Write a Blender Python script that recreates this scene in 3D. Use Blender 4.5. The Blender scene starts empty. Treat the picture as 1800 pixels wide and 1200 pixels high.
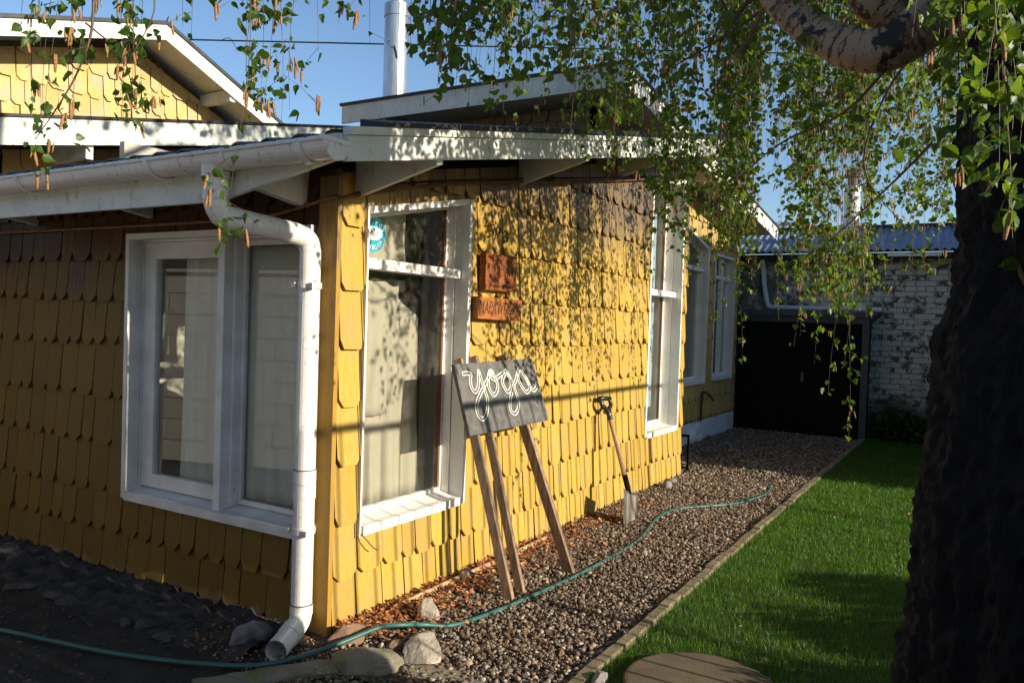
import bpy, bmesh, math, random
import numpy as np
from mathutils import Vector, Matrix, noise as mnoise
C = bpy.context.scene.collection
R = math.radians
rnd = random.Random(7)
rng = np.random.default_rng(7)

# ------------------------------------------------------------------ camera, world, sun, exposure
CAM = np.array([-2.771, -2.628, 1.5])
MR = np.array([[0.511442605841372, -0.8587151593270016, 0.03216731372355014],
               [0.0032714398701842, 0.03937900027442029, 0.9992189910217694],
               [0.8593112117337716, 0.5109379311417283, -0.022949333525131548]])
FPX = 1388.17
cd = bpy.data.cameras.new('camera'); cam = bpy.data.objects.new('camera', cd); C.objects.link(cam)
r_, u_, f_ = [Vector(v) for v in MR]
m = Matrix((r_, u_, -f_)).transposed().to_4x4(); m.translation = Vector(CAM)
cam.matrix_world = m
cd.sensor_width = 36; cd.lens = FPX / 1800 * 36; cd.clip_start = .02; cd.clip_end = 2000
bpy.context.scene.camera = cam

SUN_AZ, SUN_EL = R(269.5), R(18)
W = bpy.data.worlds.new('World'); bpy.context.scene.world = W; W.use_nodes = True
wn = W.node_tree; bg = wn.nodes['Background']
sky = wn.nodes.new('ShaderNodeTexSky'); sky.sky_type = 'NISHITA'; sky.sun_disc = False
sky.sun_elevation = SUN_EL; sky.sun_rotation = math.pi/2 - SUN_AZ
sky.altitude = 300; sky.air_density = 1.0; sky.dust_density = .6; sky.ozone_density = 3.0
wn.links.new(sky.outputs[0], bg.inputs[0]); bg.inputs[1].default_value = .105
sl = bpy.data.lights.new('sun', 'SUN'); sl.energy = 5.0; sl.angle = R(.5); sl.color = (1, .89, .70)
so = bpy.data.objects.new('sun', sl); C.objects.link(so)
SD = Vector((math.cos(SUN_AZ)*math.cos(SUN_EL), math.sin(SUN_AZ)*math.cos(SUN_EL), math.sin(SUN_EL)))
so.rotation_euler = SD.to_track_quat('Z', 'Y').to_euler(); so.location = (2, -8, 9)
vs = bpy.context.scene.view_settings
vs.view_transform = 'Standard'; vs.look = 'None'; vs.exposure = .75; vs.gamma = 1; vs.use_curve_mapping = False
cy = bpy.context.scene.cycles
cy.max_bounces = 8; cy.transparent_max_bounces = 12; cy.sample_clamp_indirect = 6

def at(px, py, d):          # point at range d along the sight line through a pixel of the 1800x1200 photograph
    v = MR.T @ np.array([(px-900)/FPX, -(py-600)/FPX, 1.0])
    return CAM + v*d
def project(P):
    v = (np.asarray(P)-CAM) @ MR.T
    return 900+FPX*v[..., 0]/v[..., 2], 600-FPX*v[..., 1]/v[..., 2], v[..., 2]

# ------------------------------------------------------------------ materials
def mk(name):
    mt = bpy.data.materials.new(name); mt.use_nodes = True
    nt = mt.node_tree; return mt, nt, nt.nodes['Principled BSDF']
def nd(nt, t, **k):
    n = nt.nodes.new(t)
    for a, b in k.items(): setattr(n, a, b)
    return n
def posn(nt, scale=(1, 1, 1)):
    g = nd(nt, 'ShaderNodeNewGeometry'); mp = nd(nt, 'ShaderNodeMapping')
    mp.inputs['Scale'].default_value = scale
    nt.links.new(g.outputs['Position'], mp.inputs['Vector']); return mp.outputs[0]
def nz(nt, vec, scale, detail=4, rough=.55):
    n = nd(nt, 'ShaderNodeTexNoise'); n.inputs['Scale'].default_value = scale
    n.inputs['Detail'].default_value = detail; n.inputs['Roughness'].default_value = rough
    nt.links.new(vec, n.inputs['Vector']); return n.outputs['Fac']
def ramp(nt, fac, stops):
    r = nd(nt, 'ShaderNodeValToRGB'); e = r.color_ramp.elements
    while len(e) < len(stops): e.new(.5)
    for i, (p, c) in enumerate(stops):
        e[i].position = p; e[i].color = (c, c, c, 1) if not hasattr(c, '__len__') else (*c, 1)
    nt.links.new(fac, r.inputs[0]); return r.outputs[0]
def mix(nt, fac, a, b, mode='MIX'):
    n = nd(nt, 'ShaderNodeMix', data_type='RGBA', blend_type=mode)
    for s, v in ((0, fac), (6, a), (7, b)):
        if hasattr(v, 'links') or hasattr(v, 'is_linked'): nt.links.new(v, n.inputs[s])
        elif s == 0: n.inputs[0].default_value = v
        else: n.inputs[s].default_value = (*v, 1)
    return n.outputs[2]
def mth(nt, op, a, b=0.0, c=0.0):
    n = nd(nt, 'ShaderNodeMath', operation=op)
    for i, v in enumerate((a, b, c)):
        if hasattr(v, 'is_linked'): nt.links.new(v, n.inputs[i])
        else: n.inputs[i].default_value = v
    n.use_clamp = False
    return n.outputs[0]
def bump(nt, bs, h, strength=.4, dist=.002):
    b = nd(nt, 'ShaderNodeBump'); b.inputs['Strength'].default_value = strength; b.inputs['Distance'].default_value = dist
    nt.links.new(h, b.inputs['Height']); nt.links.new(b.outputs[0], bs.inputs['Normal'])
def objrand(nt): return nd(nt, 'ShaderNodeObjectInfo').outputs['Random']
def islrand(nt): return nd(nt, 'ShaderNodeNewGeometry').outputs['Random Per Island']
def zc(nt):
    g = nd(nt, 'ShaderNodeNewGeometry'); s = nd(nt, 'ShaderNodeSeparateXYZ'); nt.links.new(g.outputs['Position'], s.inputs[0]); return s.outputs

def simple(name, c1, c2=None, scale=8, rough=.6, bs=None, stretch=(1, 1, 1), bstr=.3, bdist=.002, metal=0, lo=.35, hi=.65, spec=.5, dirt=None, rand=False):
    mt, nt, b = mk(name); p = posn(nt, stretch)
    if c2 is None: c2 = tuple(v*.75 for v in c1)
    f = ramp(nt, nz(nt, p, scale, 5), [(lo, 0.0), (hi, 1.0)])
    col = mix(nt, f, c1, c2)
    if rand:
        k = ramp(nt, islrand(nt), [(0, .55), (1, 1.45)])
        col = mix(nt, 1.0, col, k, 'MULTIPLY')
    if dirt:
        d = ramp(nt, nz(nt, posn(nt, dirt[1]), dirt[2], 6, .7), [(dirt[3], 0.0), (dirt[4], 1.0)])
        col = mix(nt, d, col, dirt[0])
    nt.links.new(col, b.inputs['Base Color'])
    b.inputs['Roughness'].default_value = rough; b.inputs['Metallic'].default_value = metal
    b.inputs['Specular IOR Level'].default_value = spec
    bump(nt, b, nz(nt, p, bs or scale*3, 6, .65), bstr, bdist)
    return mt

def yellow_paint(name, base=(.455, .295, .055), worn=(.085, .06, .035), wear_z=(1.75, 3.0), gain=1.0, bst=.6):
    mt, nt, b = mk(name); xyz = zc(nt)
    rv = objrand(nt)
    iv = islrand(nt)
    both = mth(nt, 'FRACT', mth(nt, 'ADD', rv, iv))
    grain = nz(nt, posn(nt, (55, 55, 4)), 1.6, 6, .65)
    blot = nz(nt, posn(nt), 6, 5, .6)
    k = ramp(nt, both, [(0, .82), (.5, 1.0), (1, 1.12)])
    col = mix(nt, 1.0, base, k, 'MULTIPLY')
    col = mix(nt, ramp(nt, grain, [(.32, .55), (.60, 0.0)]), col, tuple(v*.62 for v in base))
    col = mix(nt, ramp(nt, blot, [(.42, 0.0), (.66, .45)]), col, (base[0]*.80, base[1]*.84, base[2]*2.2))
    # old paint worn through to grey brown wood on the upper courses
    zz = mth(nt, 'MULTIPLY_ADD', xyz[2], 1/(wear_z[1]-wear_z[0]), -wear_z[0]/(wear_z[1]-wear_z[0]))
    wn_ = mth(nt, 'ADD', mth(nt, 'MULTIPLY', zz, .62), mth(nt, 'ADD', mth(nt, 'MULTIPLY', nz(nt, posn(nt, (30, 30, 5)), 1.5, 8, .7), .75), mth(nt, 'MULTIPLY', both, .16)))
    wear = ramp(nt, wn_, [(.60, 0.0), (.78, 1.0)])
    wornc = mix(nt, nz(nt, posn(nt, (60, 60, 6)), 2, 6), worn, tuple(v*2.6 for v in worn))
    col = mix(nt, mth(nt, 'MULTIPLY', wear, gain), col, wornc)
    # scuffs and small dark specks
    vo = nd(nt, 'ShaderNodeTexVoronoi', feature='F1'); vo.inputs['Scale'].default_value = 34; nt.links.new(posn(nt), vo.inputs['Vector'])
    sp = ramp(nt, vo.outputs['Distance'], [(.05, 1.0), (.10, 0.0)])
    sp = mth(nt, 'MULTIPLY', sp, ramp(nt, nz(nt, posn(nt), 5), [(.5, 0.0), (.62, .8)]))
    col = mix(nt, sp, col, (.07, .045, .02))
    # splashed soil at the foot of the wall
    mud = mth(nt, 'ADD', mth(nt, 'MULTIPLY', xyz[2], -5.5), mth(nt, 'MULTIPLY', nz(nt, posn(nt), 14, 6, .7), 1.35))
    col = mix(nt, ramp(nt, mud, [(.42, 0.0), (.70, .8)]), col, (.25, .17, .10))
    nt.links.new(col, b.inputs['Base Color'])
    nt.links.new(ramp(nt, wear, [(0, .55), (1, .42)]), b.inputs['Roughness']); b.inputs['Specular IOR Level'].default_value = .22
    h = mth(nt, 'ADD', mth(nt, 'MULTIPLY', grain, .8), mth(nt, 'MULTIPLY', nz(nt, posn(nt), 70, 4), .4))
    bump(nt, b, h, bst, .0025)
    return mt

M = {}
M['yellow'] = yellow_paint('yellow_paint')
M['yellow_back'] = simple('old_sheathing', (.10, .065, .03), (.05, .03, .015), 12, .8)
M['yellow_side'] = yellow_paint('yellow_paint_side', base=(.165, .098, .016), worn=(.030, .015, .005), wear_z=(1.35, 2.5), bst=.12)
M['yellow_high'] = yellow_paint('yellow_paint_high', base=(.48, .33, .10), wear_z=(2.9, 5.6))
M['yellow_gable'] = yellow_paint('yellow_paint_gable', base=(.52, .38, .14), wear_z=(3.4, 7.5))
M['post'] = yellow_paint('post_paint', base=(.38, .22, .035), wear_z=(1.0, 3.0), gain=.8)
M['white'] = simple('white_paint', (.78, .76, .72), (.68, .66, .62), 5, .42, bs=60, bstr=.25, bdist=.0012, dirt=((.34, .28, .20), (6, 6, 6), 3, .60, .82))
M['white_worn'] = simple('worn_white_paint', (.74, .73, .71), (.60, .58, .55), 7, .5, bs=50, bstr=.5, bdist=.002, dirt=((.26, .22, .18), (9, 9, 9), 3, .64, .74))
M['fascia'] = simple('fascia_paint', (.66, .67, .62), (.55, .56, .52), 6, .5, bs=40, bstr=.35, bdist=.002, dirt=((.20, .15, .10), (7, 7, 3), 4, .57, .74))
M['pvc'] = simple('gutter_plastic', (.74, .71, .69), (.66, .62, .60), 4, .32, bs=30, bstr=.06, dirt=((.24, .19, .14), (7, 7, 5), 5, .56, .74))
M['pvcdark'] = simple('grimy_joint', (.16, .12, .09), (.08, .06, .05), 30, .7)
M['brownwood'] = simple('brown_wood', (.22, .10, .045), (.12, .055, .025), 10, .5, stretch=(1, 1, .2))
M['roof'] = simple('dark_roof_sheet', (.035, .038, .045), (.02, .022, .026), 8, .45, bs=30)
M['roofblue'] = simple('weathered_roof_sheet', (.20, .25, .34), (.12, .15, .21), 5, .38, bs=30, dirt=((.05, .06, .07), (3, 3, 3), 4, .55, .7))
M['felt'] = simple('dark_felt', (.02, .022, .028), (.012, .013, .016), 10, .6)
M['oldwood'] = simple('weathered_timber', (.34, .235, .16), (.15, .095, .06), 5, .75, bs=20, stretch=(9, 9, 1.2), bstr=.6, bdist=.003, dirt=((.03, .02, .015), (5, 5, 5), 4, .58, .72))
M['shaft'] = simple('ash_handle', (.46, .31, .19), (.34, .22, .13), 6, .5, stretch=(10, 10, 2))
M['steel'] = simple('worn_steel', (.15, .138, .125), (.085, .072, .06), 7, .5, metal=.35, bs=30, bstr=.3, dirt=((.20, .13, .08), (3, 3, 3), 6, .56, .7))
M['blackplastic'] = simple('black_plastic', (.012, .012, .013), (.02, .02, .02), 8, .38)
M['blackpaint'] = simple('black_paint', (.004, .004, .0045), (.007, .0065, .006), 4, .8, bs=30, spec=.12)
M['slate'] = simple('blue_grey_paint', (.05, .065, .085), (.035, .045, .06), 5, .5)
M['chalkboard'] = simple('grey_chalkboard', (.065, .062, .064), (.125, .12, .112), 22, .7, bs=120, bstr=.25, dirt=((.30, .29, .27), (1, 1, 1), 160, .64, .72))
M['chalk'] = simple('cream_chalk_paint', (.82, .80, .70), (.70, .68, .58), 60, .8)
M['plaque'] = simple('varnished_red_wood', (.30, .095, .03), (.16, .05, .018), 5, .35, bs=14, stretch=(2, 2, 14), bstr=.25)
M['plaque2'] = simple('varnished_orange_wood', (.40, .15, .042), (.24, .08, .025), 5, .35, bs=14, stretch=(2, 2, 14), bstr=.25)
M['carved'] = simple('burnt_carving', (.05, .022, .012), (.09, .04, .02), 20, .6)
M['brass'] = simple('dull_brass', (.30, .20, .09), (.16, .10, .05), 20, .4, metal=.7)
M['hose'] = simple('teal_hose', (.022, .095, .085), (.035, .13, .115), 20, .45, dirt=((.12, .10, .07), (2, 2, 2), 10, .62, .75))
M['bamboo'] = simple('bare_pole', (.50, .33, .18), (.36, .22, .11), 8, .5, stretch=(1, 8, 8))
M['rockwhite'] = simple('pale_rock', (.46, .40, .33), (.30, .26, .21), 9, .85, bs=25, bstr=.8, bdist=.01)
M['rockdark'] = simple('dark_rock', (.085, .08, .075), (.04, .036, .032), 9, .9, bs=25, bstr=.8, bdist=.008)
M['rockbrown'] = simple('brown_rock', (.26, .15, .09), (.17, .10, .065), 12, .9, bs=40, bstr=.8, bdist=.006)
M['rockgrey'] = simple('grey_rock', (.24, .23, .22), (.12, .11, .105), 9, .85, bs=25, bstr=.8, bdist=.008)
M['moss'] = simple('mossy_concrete', (.26, .23, .17), (.17, .15, .11), 10, .95, bs=45, bstr=.9, bdist=.008, dirt=((.15, .15, .03), (3, 3, 3), 3, .52, .66))
M['edging'] = simple('edging_block', (.24, .19, .12), (.16, .125, .08), 12, .9, bs=60, bstr=.7, bdist=.004, rand=False)
M['slab'] = simple('sandy_concrete', (.135, .10, .058), (.09, .066, .038), 7, .95, bs=160, bstr=.8, bdist=.003)
M['foundation'] = simple('whitewashed_foundation', (.68, .70, .74), (.50, .52, .56), 6, .75, bs=20, bstr=.7, bdist=.01, dirt=((.08, .08, .08), (5, 5, 9), 5, .62, .70))
M['metalflue'] = simple('galvanised_flue', (.60, .62, .66), (.36, .34, .34), 4, .28, metal=.8, stretch=(3, 3, .5), dirt=((.16, .12, .10), (5, 5, .5), 2, .54, .70))
M['whiteflue'] = simple('white_flue', (.66, .70, .76), (.60, .64, .70), 4, .35)
M['rubber'] = simple('black_cable', (.012, .012, .012), None, 8, .5)
M['rustwire'] = simple('brown_cable', (.20, .075, .025), (.10, .04, .015), 20, .5)
M['inner'] = simple('inner_wall', (.50, .46, .40), (.42, .38, .33), 3, .8)
M['block'] = simple('painted_block', (.80, .76, .70), (.68, .64, .58), 8, .8, bs=40, bstr=.5, bdist=.004)
M['mortar'] = simple('grey_mortar', (.26, .25, .235), (.16, .155, .145), 12, .95, bs=60)
M['fencemetal'] = simple('painted_iron', (.03, .03, .032), (.05, .045, .04), 20, .5)
M['asphalt'] = simple('dark_ground', (.034, .028, .022), (.014, .011, .009), 5, .95, bs=60, bstr=.9, bdist=.01, dirt=((.11, .095, .08), (1, 1, 1), 30, .6, .72))
M['footing'] = simple('rough_footing', (.060, .055, .050), (.022, .020, .018), 6, .95, bs=50, bstr=.9, bdist=.012)
M['gravelbase'] = simple('gravel_bed', (.10, .068, .048), (.045, .03, .022), 30, .95, bs=120, bstr=1, bdist=.01)
M['lawnbase'] = simple('lawn_soil', (.018, .035, .008), (.03, .03, .012), 30, .95)
M['mauve'] = simple('mauve_print', (.34, .22, .36), (.30, .20, .33), 5, .5)
M['bluepaper'] = simple('pale_blue_paper', (.36, .48, .56), (.33, .45, .53), 5, .5)
M['teal'] = simple('teal_print', (.02, .30, .40), (.025, .33, .44), 4, .35)
M['print_white'] = simple('white_print', (.75, .74, .70), (.7, .69, .66), 4, .4)
M['print_dark'] = simple('dark_print', (.05, .06, .08), None, 4, .5)

def stoney(name, cols, rough=.8, sat=1):
    mt, nt, b = mk(name)
    iv = islrand(nt)
    st = [(i/(len(cols)-1), c) for i, c in enumerate(cols)]
    col = ramp(nt, iv, st)
    col = mix(nt, ramp(nt, nz(nt, posn(nt), 90, 3), [(.35, 0.0), (.7, .35)]), col, (.06, .045, .035))
    nt.links.new(col, b.inputs['Base Color']); b.inputs['Roughness'].default_value = rough; b.inputs['Specular IOR Level'].default_value = .3
    return mt
M['gravel'] = stoney('gravel_stones', [(.13, .085, .058), (.24, .17, .115), (.075, .058, .046), (.36, .28, .20), (.15, .105, .075), (.12, .105, .092), (.44, .37, .29), (.17, .09, .05), (.09, .075, .065)])
M['brownleaf'] = stoney('dry_leaves', [(.50, .17, .05), (.30, .095, .03), (.62, .28, .11), (.38, .13, .04), (.66, .36, .18)], .7)
M['petal'] = stoney('petals', [(.55, .5, .5), (.6, .56, .55)], .7)

def leafmat(name, dark, light, tcol, patch=False):
    mt, nt, b = mk(name)
    iv = mth(nt, 'FRACT', mth(nt, 'ADD', islrand(nt), objrand(nt)))
    col = mix(nt, iv, dark, light)
    col = mix(nt, ramp(nt, nz(nt, posn(nt), 60, 3), [(.4, 0.0), (.7, .3)]), col, tuple(v*.6 for v in dark))
    if patch:
        pf = ramp(nt, nz(nt, posn(nt), 2.6, 6, .65), [(.35, .55), (.62, 1.25)]); col = mix(nt, 1.0, col, pf, 'MULTIPLY')
        dry = ramp(nt, islrand(nt), [(.93, 0.0), (.96, 1.0)]); col = mix(nt, dry, col, (.20, .17, .06))
    nt.links.new(col, b.inputs['Base Color']); b.inputs['Roughness'].default_value = .42
    b.inputs['Specular IOR Level'].default_value = .2
    t = nd(nt, 'ShaderNodeBsdfTranslucent'); tc = mix(nt, iv, tcol, tuple(v*.7 for v in tcol)); nt.links.new(tc, t.inputs[0])
    a = nd(nt, 'ShaderNodeAddShader'); nt.links.new(b.outputs[0], a.inputs[0]); nt.links.new(t.outputs[0], a.inputs[1])
    nt.links.new(a.outputs[0], nt.nodes['Material Output'].inputs[0])
    return mt
M['leaf'] = leafmat('birch_leaf', (.010, .030, .004), (.038, .072, .009), (.10, .155, .006))
M['grass'] = leafmat('grass_blades', (.012, .042, .004), (.055, .115, .010), (.06, .15, .006), patch=True)
M['darkleaf'] = leafmat('dark_shrub_leaf', (.012, .03, .008), (.03, .055, .012), (.02, .05, .008))
M['catkin'] = simple('catkin', (.34, .185, .06), (.16, .075, .025), 260, .7, bs=400, bstr=.8, bdist=.002)
M['twig'] = simple('twig_bark', (.06, .035, .025), (.10, .06, .04), 30, .6)

def barkmat():
    mt, nt, b = mk('rugged_bark')
    p = posn(nt, (1, 1, .28))
    f1 = nz(nt, p, 20, 10, .78)
    col = ramp(nt, f1, [(.3, (.002, .0015, .0012)), (.55, (.009, .0055, .0042)), (.68, (.045, .024, .017)), (.82, (.10, .065, .048))])
    nt.links.new(col, b.inputs['Base Color']); b.inputs['Roughness'].default_value = .9
    bump(nt, b, f1, .9, .03); return mt
M['bark'] = barkmat()
def birchmat():
    mt, nt, b = mk('white_birch_bark')
    # rings across the limb (u runs along the limb, stored in UV)
    uv = nd(nt, 'ShaderNodeUVMap'); mp = nd(nt, 'ShaderNodeMapping'); mp.inputs['Scale'].default_value = (42, 2.2, 1)
    nt.links.new(uv.outputs[0], mp.inputs[0])
    f1 = nz(nt, mp.outputs[0], 1.6, 6, .65)
    ln = ramp(nt, f1, [(.53, 0.0), (.57, 1.0)])
    f2 = ramp(nt, nz(nt, posn(nt), 7, 6, .65), [(.50, 0.0), (.62, .8)])
    g = nd(nt, 'ShaderNodeNewGeometry'); s = nd(nt, 'ShaderNodeSeparateXYZ'); nt.links.new(uv.outputs[0], s.inputs[0])
    col = mix(nt, ln, (.38, .255, .165), (.07, .032, .016))
    col = mix(nt, f2, col, (.16, .062, .025))
    f3 = ramp(nt, nz(nt, posn(nt), 9, 7, .7), [(.57, 0.0), (.60, 1.0)])
    col = mix(nt, f3, col, (.02, .014, .012))
    nt.links.new(col, b.inputs['Base Color']); b.inputs['Roughness'].default_value = .65
    bump(nt, b, f1, .6, .004); return mt
M['birch'] = birchmat()

def brickmat():
    mt, nt, b = mk('whitewashed_brick')
    n1 = nz(nt, posn(nt), 9, 8, .7)
    f = ramp(nt, mth(nt, 'ADD', n1, mth(nt, 'MULTIPLY', mth(nt, 'SUBTRACT', objrand(nt), .5), .16)), [(.50, 0.0), (.58, 1.0)])
    xyz = zc(nt)
    # the paint has gone and algae has come, low down and towards the shed
    lo = mth(nt, 'ADD', mth(nt, 'MULTIPLY', xyz[2], -.55), nz(nt, posn(nt), 2.2, 5))
    yy = mth(nt, 'ADD', mth(nt, 'MULTIPLY', xyz[1], .30), nz(nt, posn(nt), 3, 5))
    w2 = mth(nt, 'MAXIMUM', ramp(nt, lo, [(.0, 0.0), (.3, .85)]), ramp(nt, yy, [(.42, 0.0), (.62, .8)]))
    col = mix(nt, f, (.58, .57, .55), (.10, .095, .088))
    col = mix(nt, w2, col, (.055, .052, .038))
    nt.links.new(col, b.inputs['Base Color']); b.inputs['Roughness'].default_value = .9
    bump(nt, b, nz(nt, posn(nt), 40, 6), .8, .006); return mt
M['brick'] = brickmat()

def glassmat(name, tint=(.95, .97, .96), dust=.05):
    mt, nt, b = mk(name)
    nt.nodes.remove(b)
    tr = nd(nt, 'ShaderNodeBsdfTransparent'); tr.inputs[0].default_value = (*tint, 1)
    gl = nd(nt, 'ShaderNodeBsdfGlossy'); gl.inputs['Roughness'].default_value = .0; gl.inputs[0].default_value = (.95, .95, .95, 1)
    fr = nd(nt, 'ShaderNodeFresnel'); gg = nd(nt, 'ShaderNodeNewGeometry'); nt.links.new(mth(nt, 'MULTIPLY_ADD', gg.outputs['Backfacing'], 1/1.5-1.5, 1.5), fr.inputs[0])
    mx = nd(nt, 'ShaderNodeMixShader'); nt.links.new(fr.outputs[0], mx.inputs[0]); nt.links.new(tr.outputs[0], mx.inputs[1]); nt.links.new(gl.outputs[0], mx.inputs[2])
    df = nd(nt, 'ShaderNodeBsdfDiffuse'); df.inputs[0].default_value = (.6, .57, .5, 1)
    m2 = nd(nt, 'ShaderNodeMixShader')
    nt.links.new(mth(nt, 'MULTIPLY', ramp(nt, nz(nt, posn(nt), 6, 7, .75), [(.4, .1), (.75, 1.0)]), dust), m2.inputs[0])
    nt.links.new(mx.outputs[0], m2.inputs[1]); nt.links.new(df.outputs[0], m2.inputs[2])
    nt.links.new(m2.outputs[0], nt.nodes['Material Output'].inputs[0]); return mt
M['glass'] = glassmat('window_glass')
def clothmat(name, c, tl=.35):
    mt, nt, b = mk(name)
    col = mix(nt, nz(nt, posn(nt), 5, 4), c, tuple(v*.82 for v in c))
    nt.links.new(col, b.inputs['Base Color']); b.inputs['Roughness'].default_value = .9
    t = nd(nt, 'ShaderNodeBsdfTranslucent'); nt.links.new(col, t.inputs[0])
    mx = nd(nt, 'ShaderNodeMixShader'); mx.inputs[0].default_value = tl
    nt.links.new(b.outputs[0], mx.inputs[1]); nt.links.new(t.outputs[0], mx.inputs[2])
    nt.links.new(mx.outputs[0], nt.nodes['Material Output'].inputs[0]); return mt
M['sheer'] = clothmat('sheer_curtain', (.80, .76, .70), .3)
M['cream'] = clothmat('cream_curtain', (.60, .52, .41), .25)

# ------------------------------------------------------------------ object helpers
def build(name, verts, faces, mat, parent=None, smooth=False, label=None, cat=None, group=None, kind=None, loc=None, uv=None):
    V = np.asarray(verts, float).reshape(-1, 3)
    base = np.zeros(3)
    if parent is not None: base = np.array(parent['_w'])
    if loc is None: loc = base if parent is not None else np.array([V[:, 0].mean(), V[:, 1].mean(), V[:, 2].min()])
    loc = np.asarray(loc, float)
    me = bpy.data.meshes.new(name)
    if isinstance(faces, np.ndarray):
        k = faces.shape[1]; nf = len(faces)
        me.vertices.add(len(V)); me.vertices.foreach_set('co', (V-loc).ravel())
        me.loops.add(nf*k); me.loops.foreach_set('vertex_index', faces.ravel().astype(np.int32))
        me.polygons.add(nf); me.polygons.foreach_set('loop_start', np.arange(nf, dtype=np.int32)*k)
        me.update(calc_edges=True); me.validate()
    else:
        me.from_pydata((V-loc).tolist(), [], faces); me.update()
    if smooth:
        me.polygons.foreach_set('use_smooth', np.ones(len(me.polygons), bool))
    if uv is not None:
        l = me.uv_layers.new(name='UVMap'); vi = np.zeros(len(me.loops), np.int32); me.loops.foreach_get('vertex_index', vi)
        l.data.foreach_set('uv', np.asarray(uv)[vi].ravel())
    me.materials.append(mat)
    o = bpy.data.objects.new(name, me); C.objects.link(o)
    if parent is not None: o.parent = parent; o.location = loc-base
    else: o.location = loc
    o['_w'] = [float(v) for v in loc]
    if label: o['label'] = label
    if cat: o['category'] = cat
    if group: o['group'] = group
    if kind: o['kind'] = kind
    return o
def thing(name, loc, label, cat, group=None):
    o = bpy.data.objects.new(name, None); C.objects.link(o); o.location = loc; o.empty_display_size = .1
    o['_w'] = [float(v) for v in loc]; o['label'] = label; o['category'] = cat
    if group: o['group'] = group
    return o

class MB:
    def __init__(s): s.v = []; s.f = []
    def add(s, v, f):
        n = len(s.v); s.v += [tuple(map(float, p)) for p in v]; s.f += [tuple(i+n for i in q) for q in f]
    def hexa(s, p8):   # bottom 4 (ccw) then top 4
        s.add(p8, [(0, 3, 2, 1), (4, 5, 6, 7), (0, 1, 5, 4), (1, 2, 6, 5), (2, 3, 7, 6), (3, 0, 4, 7)])
    def box(s, a, b):
        x0, y0, z0 = a; x1, y1, z1 = b
        s.hexa([(x0, y0, z0), (x1, y0, z0), (x1, y1, z0), (x0, y1, z0), (x0, y0, z1), (x1, y0, z1), (x1, y1, z1), (x0, y1, z1)])
    def boxT(s, T, u0, u1, d0, d1, z0, z1, z0b=None, z1b=None):   # z0b/z1b: heights at the u1 end
        z0b = z0 if z0b is None else z0b; z1b = z1 if z1b is None else z1b
        s.hexa([T(u0, d0, z0), T(u1, d0, z0b), T(u1, d1, z0b), T(u0, d1, z0), T(u0, d0, z1), T(u1, d0, z1b), T(u1, d1, z1b), T(u0, d1, z1)])
    def beam(s, p, q, w, h, up=(0, 0, 1), w2=None, h2=None):
        p = np.array(p, float); q = np.array(q, float); d = q-p; d /= np.linalg.norm(d)
        sd = np.cross(d, up); sd /= np.linalg.norm(sd); u = np.cross(sd, d)
        w2 = w2 or w; h2 = h2 or h
        c = []
        for o_, ww, hh in ((p, w, h), (q, w2, h2)):
            c += [o_-sd*ww/2-u*hh/2, o_+sd*ww/2-u*hh/2, o_+sd*ww/2+u*hh/2, o_-sd*ww/2+u*hh/2]
        s.add(c, [(3, 2, 1, 0), (4, 5, 6, 7), (0, 1, 5, 4), (1, 2, 6, 5), (2, 3, 7, 6), (3, 0, 4, 7)])
    def tube(s, pts, r, n=10, caps=True):
        V, F = tube_arr(pts, r, n); s.add(V, F)
        if caps:
            b = len(s.v)-len(V); s.f.append(tuple(range(b+n-1, b-1, -1))); e = len(s.v)-n; s.f.append(tuple(range(e, e+n)))
    def build(s, *a, **k): return build(a[0], s.v, s.f, *a[1:], **k)
def frames(P):
    P = np.asarray(P, float); n = len(P)
    T = np.zeros_like(P); T[1:-1] = P[2:]-P[:-2]; T[0] = P[1]-P[0]; T[-1] = P[-1]-P[-2]
    T /= np.linalg.norm(T, axis=1)[:, None]+1e-12
    a = np.array([0, 0, 1.0]) if abs(T[0][2]) < .9 else np.array([1.0, 0, 0])
    N = np.zeros_like(P); N[0] = np.cross(T[0], a); N[0] /= np.linalg.norm(N[0])
    for i in range(1, n):
        v = N[i-1]-T[i]*np.dot(N[i-1], T[i]); N[i] = v/(np.linalg.norm(v)+1e-12)
    return T, N, np.cross(T, N)
def tube_arr(pts, r, n=10):
    P = np.asarray(pts, float); r = np.broadcast_to(np.asarray(r, float), (len(P),))
    T, N, B = frames(P); V = []
    for i in range(len(P)):
        for k in range(n):
            a = 2*math.pi*k/n; V.append(P[i]+r[i]*(math.cos(a)*N[i]+math.sin(a)*B[i]))
    F = [(i*n+k, i*n+(k+1) % n, (i+1)*n+(k+1) % n, (i+1)*n+k) for i in range(len(P)-1) for k in range(n)]
    return V, F
def spline(pts, per=8):
    P = np.asarray(pts, float); out = []
    Q = np.vstack([2*P[0]-P[1], P, 2*P[-1]-P[-2]])
    for i in range(1, len(Q)-2):
        for k in range(per):
            t = k/per; a, b, c, d = Q[i-1], Q[i], Q[i+1], Q[i+2]
            out.append(.5*((2*b)+(c-a)*t+(2*a-5*b+4*c-d)*t*t+(3*b-a-3*c+d)*t**3))
    out.append(P[-1]); return np.array(out)
TA = lambda u, d, z: (u, d, z)             # wall facing -Y at y=0 (d grows inward)
TB = lambda u, d, z: (d, u, z)             # wall facing -X at x=0
def TY(y0): return lambda u, d, z: (u, y0+d, z)
def TX(x0): return lambda u, d, z: (x0+d, u, z)

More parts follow.
